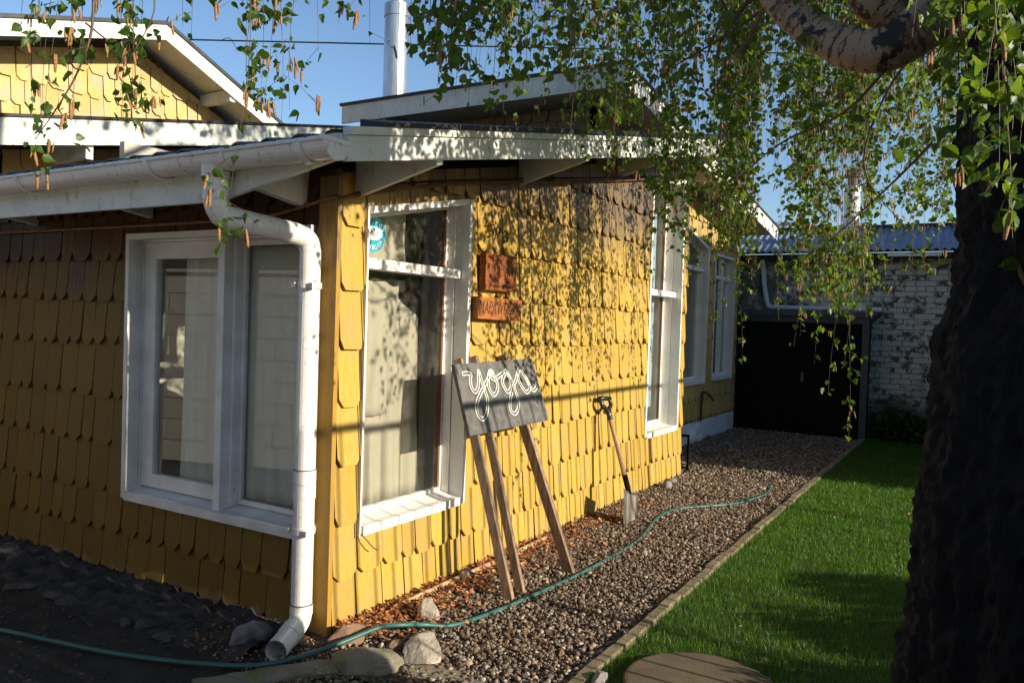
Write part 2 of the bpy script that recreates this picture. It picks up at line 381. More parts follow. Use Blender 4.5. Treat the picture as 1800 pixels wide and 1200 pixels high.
# ---- 2D convex clipping
def clip(poly, a, b, c):        # keep a*u+b*z<=c
    out = []
    for i in range(len(poly)):
        p, q = poly[i], poly[(i+1) % len(poly)]
        dp = a*p[0]+b*p[1]-c; dq = a*q[0]+b*q[1]-c
        if dp <= 0: out.append(p)
        if dp*dq < 0:
            t = dp/(dp-dq); out.append((p[0]+(q[0]-p[0])*t, p[1]+(q[1]-p[1])*t))
    return out
def area(p): return abs(sum(p[i][0]*p[(i+1) % len(p)][1]-p[(i+1) % len(p)][0]*p[i][1] for i in range(len(p))))/2
def edges_ccw(o):
    s = sum(o[i][0]*o[(i+1) % len(o)][1]-o[(i+1) % len(o)][0]*o[i][1] for i in range(len(o)))
    if s < 0: o = o[::-1]
    E_ = []
    for i in range(len(o)):
        p, q = o[i], o[(i+1) % len(o)]
        nx, nz_ = q[1]-p[1], -(q[0]-p[0]); E_.append((nx, nz_, nx*p[0]+nz_*p[1]))   # outward normal; inside: <=
    return E_
def subtract(poly, hole):
    res = []; rem = poly
    for a, b, c in edges_ccw(hole):
        out = clip(rem, -a, -b, -c)
        if len(out) > 2 and area(out) > 2e-5: res.append(out)
        rem = clip(rem, a, b, c)
        if len(rem) < 3: return res
    return res
def prism(mb, poly, T, front, thick):   # front(z): outward distance of the front face
    s = sum(poly[i][0]*poly[(i+1) % len(poly)][1]-poly[(i+1) % len(poly)][0]*poly[i][1] for i in range(len(poly)))
    if s < 0: poly = poly[::-1]
    n = len(poly)
    V = [T(u, -front(z), z) for u, z in poly]+[T(u, -front(z)+thick, z) for u, z in poly]
    F = [tuple(range(n)), tuple(range(2*n-1, n-1, -1))]+[(i, i+n, (i+1) % n+n, (i+1) % n) for i in range(n)]
    mb.add(V, F)
def shingle_wall(parent, T, u0, u1, rows, limits, holes, mat, mean=.15, single=9999, keyf=None, over=.06, seed=1, clipc=.045, first=None, tilt=1.0):
    r = random.Random(seed); items = []
    for ri, zb in enumerate(rows):
        zt = (rows[ri+1] if ri+1 < len(rows) else zb+.285)+over
        u = u0-r.random()*.1; n_ = 0
        if first: u = u0
        while u < u1:
            w = mean*r.uniform(.72, 1.32)
            if first and n_ == 0: w = first
            n_ += 1; a, b = max(u, u0), min(u+w, u1)
            if b-a > .025:
                g = r.uniform(.0014, .0052) if r.random() < .8 else r.uniform(.005, .009); j = r.uniform(-.0055, .0055)+.006*math.sin(u*3+ri*2)
                cz = clipc*r.uniform(.75, 1.25); cu = min(.034*r.uniform(.7, 1.3), (b-a)*.4)
                if ri == 0: cz *= 1.0; j *= .6
                a2, b2 = a+g, b-g; z = zb+j; sk = r.uniform(-.003, .003)
                poly = [(a2+cu, z), (b2-cu, z+sk), (b2, z+cz+sk), (b2, zt), (a2, zt), (a2, z+cz)]
                if b-a < .05: poly = [(a2, z), (b2, z), (b2, zt), (a2, zt)]
                for l in limits: poly = clip(poly, *l)
                polys = [poly] if len(poly) > 2 and area(poly) > 2e-4 else []
                for h in holes:
                    polys = [q for p in polys for q in (subtract(p, h) if any_overlap(p, h) else [p])]
                polys = [p for p in polys if area(p) > 3e-4]
                if polys:
                    bo = r.uniform(.028, .038)*tilt; to = .006; z0 = z; hh = zt-z
                    items.append((polys, (lambda zz, z0=z0, hh=hh, bo=bo, to=to: to+(bo-to)*(1-(zz-z0)/hh)), r.uniform(.012, .017)))
            u += w
    def px_size(it):
        p = it[0][0]; c = (sum(q[0] for q in p)/len(p), sum(q[1] for q in p)/len(p))
        x, y, d = project(np.array(T(c[0], 0, c[1])))
        if d <= 0 or x < -80 or x > 1880 or y < -150 or y > 1350: return 0
        return sum(area(q) for q in it[0])/d/d
    items.sort(key=px_size, reverse=True)
    rest = MB()
    for i, (polys, fr, th) in enumerate(items):
        if i < single and px_size(items[i]) > 0:
            mb = MB()
            for p in polys: prism(mb, p, T, fr, th)
            V = np.array(mb.v); mb.build('shingle', mat, parent, loc=V.mean(0))
        else:
            for p in polys: prism(rest, p, T, fr, th)
    if rest.v:
        rest.build('shingle', mat, parent, kind='stuff')
    return len(items)
def any_overlap(p, h):
    q = p
    for a, b, c in edges_ccw(h):
        q = clip(q, a, b, c)
        if len(q) < 3: return False
    return area(q) > 1e-6
def sheet_wall(name, poly, holes, T, mat, parent, front=0.0, thick=.08):
    polys = [poly]
    for h in holes: polys = [q for p in polys for q in (subtract(p, h) if any_overlap(p, h) else [p])]
    mb = MB()
    for p in polys: prism(mb, p, T, lambda z: front, thick)
    return mb.build(name, mat, parent)

def text_mesh(s, size, extrude=.001):
    cu = bpy.data.curves.new('t', 'FONT'); cu.body = s; cu.size = size; cu.extrude = extrude; cu.align_x = 'CENTER'; cu.align_y = 'CENTER'; cu.resolution_u = 3
    o = bpy.data.objects.new('t', cu); C.objects.link(o)
    dg = bpy.context.evaluated_depsgraph_get(); dg.update()
    me = bpy.data.meshes.new_from_object(o.evaluated_get(dg))
    V = np.zeros(len(me.vertices)*3); me.vertices.foreach_get('co', V); V = V.reshape(-1, 3)
    F = [tuple(p.vertices) for p in me.polygons]
    bpy.data.objects.remove(o); bpy.data.curves.remove(cu); bpy.data.meshes.remove(me)
    return V, F
def put_text(mb, s, size, origin, U, Vv, extrude=.001, sx=1.0, sy=1.0):
    V, F = text_mesh(s, size, extrude); U = np.array(U, float); Vv = np.array(Vv, float); N = np.cross(U, Vv)
    mb.add([np.array(origin)+U*v[0]*sx+Vv*v[1]*sy+N*v[2] for v in V], F)

# ------------------------------------------------------------------ the setting: ground
build('ground', [(-120, -120, -.03), (160, -120, -.03), (160, 140, -.03), (-120, 140, -.03)], [(0, 1, 2, 3)], M['asphalt'], kind='structure')
def grid_sheet(name, x0, x1, y0, y1, step, hfun, mat, kind='structure'):
    nx = max(2, int((x1-x0)/step)+1); ny = max(2, int((y1-y0)/step)+1)
    X, Y = np.meshgrid(np.linspace(x0, x1, nx), np.linspace(y0, y1, ny)); Z = hfun(X, Y)
    V = np.stack([X, Y, Z], -1).reshape(-1, 3); idx = np.arange(nx*ny).reshape(ny, nx)
    F = np.stack([idx[:-1, :-1], idx[:-1, 1:], idx[1:, 1:], idx[1:, :-1]], -1).reshape(-1, 4)
    return build(name, V, F, mat, kind=kind, smooth=True)
def vnoise(X, Y, s, seed=0):
    f = np.vectorize(lambda a, b: mnoise.noise(Vector((a*s+seed, b*s-seed, seed*.37)))); return f(X, Y)
def fbm(X, Y, s, o=3, seed=0):
    t = 0
    for i in range(o): t = t+vnoise(X, Y, s*2**i, seed+i*7)/2**i
    return t
grid_sheet('driveway', -3.1, .0, -3.55, 3.3, .035, lambda X, Y: -.012+.010*fbm(X, Y, 2.2, 4, 3), M['asphalt'])
def gravel_h(X, Y): return .004+.008*np.sin(X*2.1)*np.cos(Y*3.3)
grid_sheet('gravel_path', -.28, 9.4, -1.22, .62, .08, gravel_h, M['gravelbase'])
grid_sheet('lawn', -.6, 9.95, -4.15, -1.26, .15, lambda X, Y: .008+0*X, M['lawnbase'])

# ------------------------------------------------------------------ front wing of the yellow house
house = thing('yellow_house', (2.5, 1.5, 0), 'low yellow shingled wing with white framed windows beside the gravel path', 'house')
roofz = lambda x: 2.226+.204*(x+.5)          # top of the rake board
hole1 = [(.186, .452), (1.075, .452), (1.075, 2.213), (.186, 2.05)]
hole2 = [(4.02, .512), (4.86, .512), (4.86, 2.968), (4.02, 2.805)]
holeB = [(.125, .455), (1.55, .455), (1.55, 1.932), (.125, 1.932)]
A_lim = [(-.204, 1, roofz(0)-.15), (1, 0, 5.08)]
sheet_wall('wall', [(.0, 0), (5.06, 0), (5.06, roofz(5.06)-.16), (0, roofz(0)-.16)], [hole1, hole2], TA, M['yellow_back'], house)
sheet_wall('wall', [(.0, 0), (3.0, 0), (3.0, 2.20), (0, 2.20)], [holeB], TB, M['yellow_back'], house)
sheet_wall('wall', [(.085, 0), (3.0, 0), (3.0, 3.2), (.085, 3.2)], [], lambda u, d, z: (5.06-d, u, z), M['inner'], house)
rowsA = [-.005, .235, .508, .79, 1.072, 1.355, 1.64, 1.935, 2.22, 2.50, 2.78, 3.06]
rowsB = [-.015, .21, .44, .72, .99, 1.297, 1.555, 1.79, 2.05]
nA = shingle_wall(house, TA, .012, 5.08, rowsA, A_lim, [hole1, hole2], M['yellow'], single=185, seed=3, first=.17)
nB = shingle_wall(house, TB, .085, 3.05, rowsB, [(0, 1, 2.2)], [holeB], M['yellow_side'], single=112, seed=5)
mb = MB(); mb.boxT(TX(5.06), .003, .6, -.0, .03, 0, 3.15); mb.build('end_board', M['post'], house)
mb = MB(); mb.box((-.034, -.040, -.02), (-.006, .078, 2.16)); mb.build('corner_post', M['post'], house)
mb = MB(); mb.box((-.005, -.022, .0), (.006, .0, 2.2)); mb.build('corner_strip', M['brownwood'], house)
# base boards, dark
mb = MB(); mb.box((-.004, .08, -.03), (.0, 3.0, .06)); mb.build('base_board', M['oldwood'], house)
# roof: boarded deck, corrugated sheet, fascias
mb = MB()
def roof_slab(mb, x0, x1, y0, y1, zf, t0, t1):
    mb.hexa([(x0, y0, zf(x0)-t1), (x1, y0, zf(x1)-t1), (x1, y1, zf(x1)-t1), (x0, y1, zf(x0)-t1), (x0, y0, zf(x0)-t0), (x1, y0, zf(x1)-t0), (x1, y1, zf(x1)-t0), (x0, y1, zf(x0)-t0)])
roof_slab(mb, -.475, 5.4, -.475, 2.98, roofz, .012, .03); deck = mb.build('soffit', M['yellow_back'], house)
def corrugated(name, x0, x1, y0, y1, zf, lift, amp, pitch, mat, parent, along='x', thick=.008):
    n = int((y1-y0)/pitch*8); ys = np.linspace(y0, y1, n+1); prof = amp*np.cos((ys-y0)/pitch*2*math.pi)
    V = []; nx = 6
    for side in (0, 1):
        for i in range(nx+1):
            x = x0+(x1-x0)*i/nx
            for y, p in zip(ys, prof): V.append((x, y, zf(x)+lift+p+amp-(thick if side else 0)))
    F = []; N = n+1; off = (nx+1)*N
    for i in range(nx):
        for k in range(n):
            a, b, c, d = i*N+k, (i+1)*N+k, (i+1)*N+k+1, i*N+k+1
            F.append((a, b, c, d)); F.append((off+d, off+c, off+b, off+a))
    for k in range(n):
        F.append((k, k+1, off+k+1, off+k)); F.append((nx*N+k+1, nx*N+k, off+nx*N+k, off+nx*N+k+1))
    for i in range(nx):
        F.append((i*N, off+i*N, off+(i+1)*N, (i+1)*N)); F.append((i*N+n, (i+1)*N+n, off+(i+1)*N+n, off+i*N+n))
    return build(name, V, F, mat, parent, smooth=False)
corrugated('roof', -.525, 5.42, -.46, 2.96, roofz, -.034, .017, .177, M['roof'], house)
# rake fascia along the front, with a small cover strip and dark flashing
mb = MB(); f0, f1 = -.50, 5.40
mb.hexa([(f0, -.522, roofz(f0)-.128), (f1, -.522, roofz(f1)-.148), (f1, -.497, roofz(f1)-.148), (f0, -.497, roofz(f0)-.128), (f0, -.522, roofz(f0)-.03), (f1, -.522, roofz(f1)-.03), (f1, -.497, roofz(f1)-.03), (f0, -.497, roofz(f0)-.03)])
fr = mb.build('fascia', M['fascia'], house)
mb = MB(); mb.hexa([(f0, -.534, roofz(f0)-.028), (f1, -.534, roofz(f1)-.028), (f1, -.495, roofz(f1)-.028), (f0, -.495, roofz(f0)-.028), (f0, -.534, roofz(f0)+.004), (f1, -.534, roofz(f1)+.004), (f1, -.495, roofz(f1)+.004), (f0, -.495, roofz(f0)+.004)])
mb.build('cover_strip', M['fascia'], house)
mb = MB(); mb.hexa([(-.30, -.545, roofz(-.30)+.005), (5.42, -.545, roofz(5.42)+.005), (5.42, -.40, roofz(5.42)+.005), (-.30, -.40, roofz(-.30)+.005), (-.30, -.545, roofz(-.30)+.022), (5.42, -.545, roofz(5.42)+.06), (5.42, -.40, roofz(5.42)+.06), (-.30, -.40, roofz(-.30)+.05)])
mb.build('flashing', M['felt'], house)
# eave fascia with its end cut on the slant
mb = MB(); prism(mb, [(-.445, 2.10), (.20, 1.978), (2.98, 1.978), (2.98, 2.205), (-.495, 2.205), (-.495, 2.112)], TX(-.5), lambda z: .02, .024)
mb.build('fascia', M['fascia'], house)
# tapered outriggers
for i, x in enumerate((.10, 1.63, 3.20, 4.6)):
    mb = MB(); zt = roofz(x)-.05; w = .045
    for xa in (x,):
        mb.hexa([(xa, -.50, zt-.10), (xa+w, -.50, zt-.10+.009), (xa+w, -.02, zt-.222+.009), (xa, -.02, zt-.222), (xa, -.50, zt), (xa+w, -.50, zt+.009), (xa+w, -.02, zt+.009), (xa, -.02, zt)])
    mb.build('outrigger', M['fascia'], house)
for y in (.16, 1.35, 2.5):
    mb = MB(); mb.hexa([(-.46, y, 2.08), (-.02, y, 2.02), (-.02, y+.045, 2.02), (-.46, y+.045, 2.08), (-.46, y, 2.19), (-.02, y, 2.28), (-.02, y+.045, 2.28), (-.46, y+.045, 2.19)])
    mb.build('rafter_tail', M['fascia'], house)
# gutter: half round, open on top
gx, gz, gr = -.585, 2.150, .062
mb = MB(); ys = [-.545, .02, .19, .30, .56, 1.6, 2.9]; n = 14
def gring(y, r): return [(gx+r*math.cos(math.pi+math.pi*k/n), y, gz+r*math.sin(math.pi+math.pi*k/n)) for k in range(n+1)]
for ra, rb, off in ((gr, gr-.005, 0),):
    V = []
    for y in (-.545, 2.9): V += gring(y, ra)+gring(y, rb)[::-1]
    N = 2*(n+1); F = [(k, (k+1) % N, (k+1) % N+N, k+N) for k in range(N)]+[tuple(range(N-1, -1, -1)), tuple(range(N, 2*N))]
    mb.add(V, F)
mb.tube([(gx-gr-.001, -.545, gz+.004), (gx-gr-.001, 2.9, gz+.004)], .0085, 8)
mb.add(gring(-.547, gr+.006)+gring(-.535, gr+.006), [tuple(range(n+1)), tuple(range(2*n+1, n, -1))]+[(k, k+n+1, k+n+2, k+1) for k in range(n)]+[(0, n, 2*n+1, n+1)])
mb.box((gx-gr-.014, -.55, gz-.004), (gx+gr+.006, -.532, gz+.014))
for y, w in ((.02, .012), (.30, .012)):   # union collars
    V = []
    for yy in (y-w, y+w): V += gring(yy, gr+.004)+gring(yy, gr-.001)[::-1]
    N = 2*(n+1); F = [(k, (k+1) % N, (k+1) % N+N, k+N) for k in range(N)]+[tuple(range(N-1, -1, -1)), tuple(range(N, 2*N))]
    mb.add(V, F)
gut = mb.build('gutter', M['pvc'], house)
for y in (-.41, .50, 1.54, 2.5):
    mb = MB(); V = []
    for yy in (y-.014, y+.014): V += [(gx+.074*math.cos(a), yy, gz+.002+.074*math.sin(a)) for a in np.linspace(math.pi, 2*math.pi, 13)]+[(gx+(gr+.001)*math.cos(a), yy, gz+(gr+.001)*math.sin(a)) for a in np.linspace(2*math.pi, math.pi, 13)]
    mb.add(V, [(k, (k+1) % 26, (k+1) % 26+26, k+26) for k in range(26)]+[tuple(range(25, -1, -1)), tuple(range(26, 52))])
    mb.box((gx+.04, y-.012, gz-.055), (-.515, y+.012, gz+.0)); mb.build('bracket', M['pvc'], gut)
# downpipe
pr_ = .0495
path = [(gx, .125, 2.10), (gx, .125, 2.00), (gx+.002, .124, 1.965), (gx+.022, .122, 1.925), (gx+.07, .118, 1.905), (-.24, .085, 1.882), (-.15, .073, 1.868), (-.112, .068, 1.845), (-.10, .064, 1.80), (-.10, .062, .13), (-.108, .056, .100), (-.135, .045, .078), (-.20, .02, .062), (-.36, -.055, .050)]
def dense(P, per=5): return spline(P, per)
pp = np.vstack([spline(path[:9], 6), np.array(path[9])[None], spline(path[9:], 6)[1:]])
mb = MB(); V, F = tube_arr(pp, pr_, 24); mb.add(V, F)
V2, F2 = tube_arr(pp[::-1], pr_-.004, 24); mb.add(V2, F2)
for z in (.79, .725, .155):   # sockets
    mb.tube([(-.10, .062, z-.0), (-.10, .062, z-.07 if z != .155 else z-.045)], pr_+.0032, 24, caps=True)
mb.tube([(gx, .125, 2.02), (gx, .125, 1.97)], pr_+.003, 24); mb.tube([(gx, .125, 2.11), (gx, .125, 2.06)], pr_+.008, 24)
a_, b_ = np.array(pp[-9]), np.array(pp[-1])
mb.tube([(-.175, .032, .066), (-.235, .003, .058)], pr_+.0035, 24)
dp = mb.build('downpipe', M['pvc'], house, smooth=False)
for z in (.79, .16): 
    mb = MB(); mb.tube([(-.10, .062, z-.003), (-.10, .062, z+.002)], pr_+.0036, 24); mb.build('joint', M['pvcdark'], dp)
for z in (1.645, .505):
    mb = MB(); mb.tube([(-.10, .062, z-.014), (-.10, .062, z+.014)], pr_+.006, 24, caps=True)
    mb.box((-.075, .055, z-.012), (-.03, .07, z+.012)); mb.box((-.155, .104, z-.012), (-.125, .128, z+.012)); mb.box((-.150, -.004, z-.016), (-.125, .02, z+.010)); mb.build('clamp', M['pvc'], dp)
# cable along the eaves
for P, r, mt in (([(-.032, 2.95, 1.985), (-.04, 1.2, 1.978), (-.045, .5, 1.985), (-.05, .25, 2.008), (-.045, .0, 2.055), (-.01, -.05, 2.06), (.2, -.04, 2.115), (.42, -.045, 2.172), (.9, -.045, 2.275), (1.55, -.05, 2.395), (2.5, -.05, 2.56), (3.4, -.05, 2.725), (5.0, -.045, 3.03)], .010, 'rustwire'), ([(.05, -.05, 2.085), (.5, -.05, 2.215), (1.6, -.055, 2.425), (3.4, -.055, 2.75), (5, -.05, 3.05)], .006, 'rubber')):
    mb = MB(); mb.tube(spline(P, 6), r, 7); mb.build('eaves_cable', M[mt], house)

# ------------------------------------------------------------------ windows
def frame_window(parent, T, u0, u1, z0, zl, zr, depth=.115, transom=None, casing=.028, sash=.045, name='window', mat='white', brown=True, lc=.028):
    w = MB()
    # casing edge boards (thin, proud of the shingles) and reveal
    w.boxT(T, u0-.004, u0+lc-.004, -.032, .0, z0-.012, zl+.0, z0-.012, zl+casing*.2)
    w.boxT(T, u1-casing+.004, u1+.004, -.048, .0, z0-.012, zr-casing*.2, z0-.012, zr)
    w.boxT(T, u0+lc-.0035, u1-.0245, -.040, -.001, zl-.034, zl, zr-.034, zr)
    win = w.build(name, M[mat], parent)
    s = MB(); s.boxT(T, u0+lc-.0035, u1-.0245, -.046, .0, z0-.022, z0+.024)
    s.hexa([T(u0+.012, .002, z0-.02), T(u1-.012, .002, z0-.02), T(u1-.012, depth, z0-.02), T(u0+.012, depth, z0-.02), T(u0+.012, .002, z0+.0225), T(u1-.012, .002, z0+.0225), T(u1-.012, depth, z0+.045), T(u0+.012, depth, z0+.045)])
    s.build('sill', M[mat], win)
    j = MB()
    for (d0, d1, t) in ((.001, .052, .014), (.054, depth-.012, .026)):
        j.boxT(T, u0, u0+t, d0, d1, z0+.02, zl-.01); j.boxT(T, u1-t, u1, d0, d1, z0+.02, zr-.01)
        j.boxT(T, u0+t+.0005, u1-t-.0005, d0, d1, zl-.01-t, zl-.01, zr-.01-t, zr-.01)
    j.build('reveal', M[mat], win)
    f = MB(); d0, d1 = depth-.0105, depth+.022
    f.boxT(T, u0+.001, u0+sash*.6, d0, d1, z0+.03, zl-.012); f.boxT(T, u1-sash, u1-.001, d0, d1, z0+.03, zr-.012)
    f.boxT(T, u0+sash+.001, u1-sash-.001, d0, d1, zl-.03-sash*.6, zl-.013, zr-.03-sash*.6, zr-.013)
    f.boxT(T, u0+sash+.001, u1-sash-.001, d0, d1, z0+.03, z0+.030+sash*.75)
    f.build('frame', M[mat], win)
    if brown:
        f = MB(); f.boxT(T, u1-sash-.016, u1-sash-.0005, d0+.002, d1-.001, z0+.07, zl-.03, z0+.07, zr-.06); f.build('bead', M['brownwood'], win)
    if transom:
        t = MB(); t.boxT(T, u0+.015, u1-.03, .006, depth-.012, transom-.024, transom+.028); t.build('transom', M[mat], win)
    g = MB(); g.boxT(T, u0+sash*.5, u1-sash+.004, depth+.002, depth+.005, z0+.05, zl-.04, z0+.05, zr-.04); g.build('pane', M['glass'], win)
    return win
w1 = frame_window(house, TA, .186, 1.075, .452, 2.05, 2.213, transom=1.775, lc=.016)
w2 = frame_window(house, TA, 4.02, 4.86, .512, 2.805, 2.968, transom=1.83, depth=.14, sash=.06)
# left window in the shaded wall: casement on the left, fixed pane on the right
w = MB(); w.boxT(TB, 1.522, 1.552, -.048, 0, .44, 1.935); w.boxT(TB, .115, .142, -.048, 0, .44, 1.935); w.boxT(TB, .1425, 1.5215, -.047, -.001, 1.902, 1.934)
wB = w.build('window', M['white_worn'], house)
s = MB(); s.boxT(TB, .1425, 1.5215, -.052, 0, .43, .478); s.hexa([TB(.135, .002, .43), TB(1.54, .002, .43), TB(1.54, .11, .43), TB(.135, .11, .43), TB(.135, .002, .4765), TB(1.54, .002, .4765), TB(1.54, .11, .50), TB(.135, .11, .50)]); s.build('sill', M['white_worn'], wB)
s = MB()
for d0, d1, t in ((.001, .045, .012), (.047, .075, .026)):
    s.boxT(TB, 1.55-t, 1.549, d0, d1, .48, 1.92); s.boxT(TB, .126, .126+t, d0, d1, .48, 1.92); s.boxT(TB, .1265+t, 1.5495-t, d0, d1, 1.92-t, 1.92)
s.build('reveal', M['white_worn'], wB)
s = MB(); s.boxT(TB, .745, .795, -.025, .10, .478, 1.90); s.boxT(TB, .722, .744, .03, .10, .49, 1.90); s.build('mullion', M['white_worn'], wB)
s = MB(); d0, d1 = .055, .092
s.boxT(TB, 1.42, 1.522, d0, d1, .50, 1.892); s.boxT(TB, .797, .845, d0, d1, .50, 1.892); s.boxT(TB, .8455, 1.4195, d0, d1, 1.80, 1.892); s.boxT(TB, .8455, 1.4195, d0, d1, .50, .575)
s.build('sash', M['white_worn'], wB)
s = MB(); d0, d1 = .077, .10
s.boxT(TB, .154, .178, d0, d1, .50, 1.892); s.boxT(TB, .703, .7215, d0, d1, .50, 1.892); s.boxT(TB, .1785, .7025, d0, d1, 1.862, 1.892); s.boxT(TB, .1785, .7025, d0, d1, .50, .525)
s.build('frame', M['white_worn'], wB)
s = MB(); s.boxT(TB, .84, 1.425, .070, .073, .57, 1.805); s.build('pane', M['glass'], wB)
s = MB(); s.boxT(TB, .172, .710, .085, .088, .52, 1.87); s.build('pane', M['glass'], wB)
# dark room behind
mb = MB(); mb.box((.35, 2.2, 0), (4.9, 2.25, 2.6)); mb.box((.09, .1, .0), (5.0, 2.9, .02)); mb.build('inner_partition', M['inner'], house)

def curtain(name, T, pts_top, pts_bot, d, folds, amp, mat, label, cat='curtain', nu=90, nz_=14, seed=0):
    V = []; r = random.Random(seed); ph = [r.uniform(0, 6) for _ in range(4)]
    for i in range(nu+1):
        t = i/nu
        ut, zt = pts_top(t); ub, zb = pts_bot(t)
        for k in range(nz_+1):
            s_ = k/nz_; u = ut+(ub-ut)*s_; z = zt+(zb-zt)*s_
            a = amp*(.5+.5*s_)*(math.sin(t*folds*6.28+ph[0]+s_*.5)+.45*math.sin(t*folds*13.1+ph[1]-s_))+amp*.6*math.sin(s_*4+ph[2]+t*3)
            V.append(T(u+.006*math.sin(s_*6+t*20), d+a, z))
    N = nz_+1; F = [(i*N+k, (i+1)*N+k, (i+1)*N+k+1, i*N+k+1) for i in range(nu) for k in range(nz_)]
    o = build(name, V, F, mat, smooth=True, label=label, cat=cat)
    md = o.modifiers.new('s', 'SOLIDIFY'); md.thickness = .0012
    return o
curtain('curtain', TA, lambda t: (.24+.66*t, 1.60+.10*math.sin(t*3)-.10*t), lambda t: (.24+.70*t, .50), .19, 4, .012, M['cream'], 'cream curtain hanging inside the tall window beside the house number', seed=1)
curtain('curtain', TA, lambda t: (.26+.42*t, 1.70-.02*math.sin(t*9)), lambda t: (.25+.36*t, .98), .165, 2, .012, M['cream'], 'short gathered cream drape in front of the longer curtain by the round sticker', seed=4)
curtain('curtain', TA, lambda t: (.26+.5*t, 2.16), lambda t: (.26+.5*t, 1.80), .20, 3, .009, M['cream'], 'small pale cloth above the crossbar of the tall window', seed=6)
curtain('curtain', TB, lambda t: (1.24-.42*t, 1.86), lambda t: (1.26-.45*t, .50), .125, 4, .008, M['sheer'], 'sheer grey curtain behind the casement left of the mullion', seed=2)
curtain('curtain', TB, lambda t: (.74-.58*t, 1.86), lambda t: (.74-.58*t, .50), .125, 4, .008, M['sheer'], 'sheer grey curtain behind the fixed pane beside the downpipe', seed=3)
# poster in window 2
po = thing('poster', (4.4, .17, 1.3), 'pale blue paper poster with a mauve oval and small lettering inside the narrow window', 'poster')
mb = MB(); mb.box((4.06, .178, .72), (4.68, .181, 2.62)); mb.build('sheet', M['bluepaper'], po)
mb = MB(); el = [(4.24+.40*math.cos(a), .1765, 1.80+.42*math.sin(a)) for a in np.linspace(0, 2*math.pi, 40)[:-1]]
el = [(min(max(x, 4.06), 4.68), y, z) for x, y, z in el]
mb.add(el, [tuple(range(len(el)-1, -1, -1))]); mb.build('oval_print', M['mauve'], po)
mb = MB(); put_text(mb, 'YOGA', .10, (4.52, .1755, 1.29), (1, 0, 0), (0, 0, 1), .0005); mb.box((4.375, .1745, 1.20), (4.379, .1755, 1.37)); mb.build('lettering', M['print_dark'], po)
# round sticker on window 1
st = thing('sticker', (.40, .108, 1.94), 'round teal sticker with white lettering on the upper pane of the tall window', 'sticker')
def disc(mb, cx, cz, y, rx, rz, n=40, inner=None):
    if inner is None: mb.add([(cx+rx*math.cos(a), y, cz+rz*math.sin(a)) for a in np.linspace(0, 2*math.pi, n+1)[:-1]], [tuple(range(n-1, -1, -1))])
sy = .1155
mb = MB(); n = 40; V = []
for y in (sy, sy+.001): V += [(.395+.098*math.cos(a), y, 1.945+.098*math.sin(a)) for a in np.linspace(0, 2*math.pi, n+1)[:-1]]
mb.add(V, [tuple(range(n-1, -1, -1)), tuple(range(n, 2*n))]+[(k, (k+1) % n, (k+1) % n+n, k+n) for k in range(n)]); mb.build('disc', M['teal'], st)
mb = MB(); disc(mb, .395, 1.945, sy-.0008, .072, .036); 
mb.build('oval_print', M['print_white'], st)
mb = MB(); put_text(mb, 'telsur', .042, (.388, sy-.0014, 1.945), (1, 0, 0), (0, 0, 1), .0002); mb.build('lettering', M['print_dark'], st)
for word, a0, a1, fl in (('PROPIEDAD', 158, 22, 1), ('PROTEGIDA', 212, 328, -1)):
    mb = MB()
    for i, ch in enumerate(word):
        a = R(a0+(a1-a0)*i/(len(word)-1)); rr = .073 if fl > 0 else .074
        c = (.395+rr*math.cos(a), sy-.0012, 1.945+rr*math.sin(a))
        tn = np.array([math.sin(a), 0, -math.cos(a)])*fl; up = np.array([math.cos(a), 0, math.sin(a)])*fl
        put_text(mb, ch, .032, c, tn, up, .0002)
    mb.build('lettering', M['print_white'], st)

# ------------------------------------------------------------------ taller rear wing with the clerestory
wing = thing('yellow_house', (6.5, 2, 0), 'taller yellow shingled wing behind, with white foundation and high single-slope roof', 'house')
upz = lambda x: 3.765-.118*(x-3.584)
h3 = [(5.75, .80), (7.70, .80), (7.70, 2.60), (5.75, 3.02)]; h4 = [(8.06, .815), (9.02, .815), (9.02, 2.56), (8.06, 2.56)]
sheet_wall('wall', [(4.0, 0), (9.28, 0), (9.28, upz(9.28)-.16), (4.0, upz(4.0)-.16)], [h3, h4], TY(.6), M['yellow_back'], wing)
rowsU = [.30+.262*i for i in range(13)]
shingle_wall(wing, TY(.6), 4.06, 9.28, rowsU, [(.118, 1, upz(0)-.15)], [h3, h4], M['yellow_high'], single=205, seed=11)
sheet_wall('wall', [(.6, 2.6), (3.1, 2.6), (3.1, 3.57), (.6, 3.57)], [], TX(4.0), M['yellow_back'], wing)
shingle_wall(wing, TX(4.0), .62, 3.05, [2.95, 3.22, 3.45], [(0, 1, 3.56)], [], M['yellow'], single=0, seed=12)
mb = MB(); roof_slab(mb, 3.62, 9.5, .12, 3.3, upz, .02, .05); mb.build('soffit', M['fascia'], wing)
corrugated('roof', 3.60, 9.56, .12, 3.33, upz, -.03, .015, .177, M['roof'], wing)
mb = MB(); mb.box((3.548, .07, upz(3.58)-.004), (3.70, 3.37, upz(3.58)+.022)); mb.hexa([(3.548, .065, upz(3.55)+.001), (9.58, .065, upz(9.58)+.001), (9.58, .16, upz(9.58)+.001), (3.548, .16, upz(3.55)+.001), (3.548, .065, upz(3.55)+.02), (9.58, .065, upz(9.58)+.02), (9.58, .16, upz(9.58)+.02), (3.548, .16, upz(3.55)+.02)]); mb.build('flashing', M['felt'], wing)
mb = MB(); mb.boxT(TX(3.58), .085, 3.35, -.012, .012, upz(3.58)-.19, upz(3.58)-.005); mb.build('fascia', M['fascia'], wing)
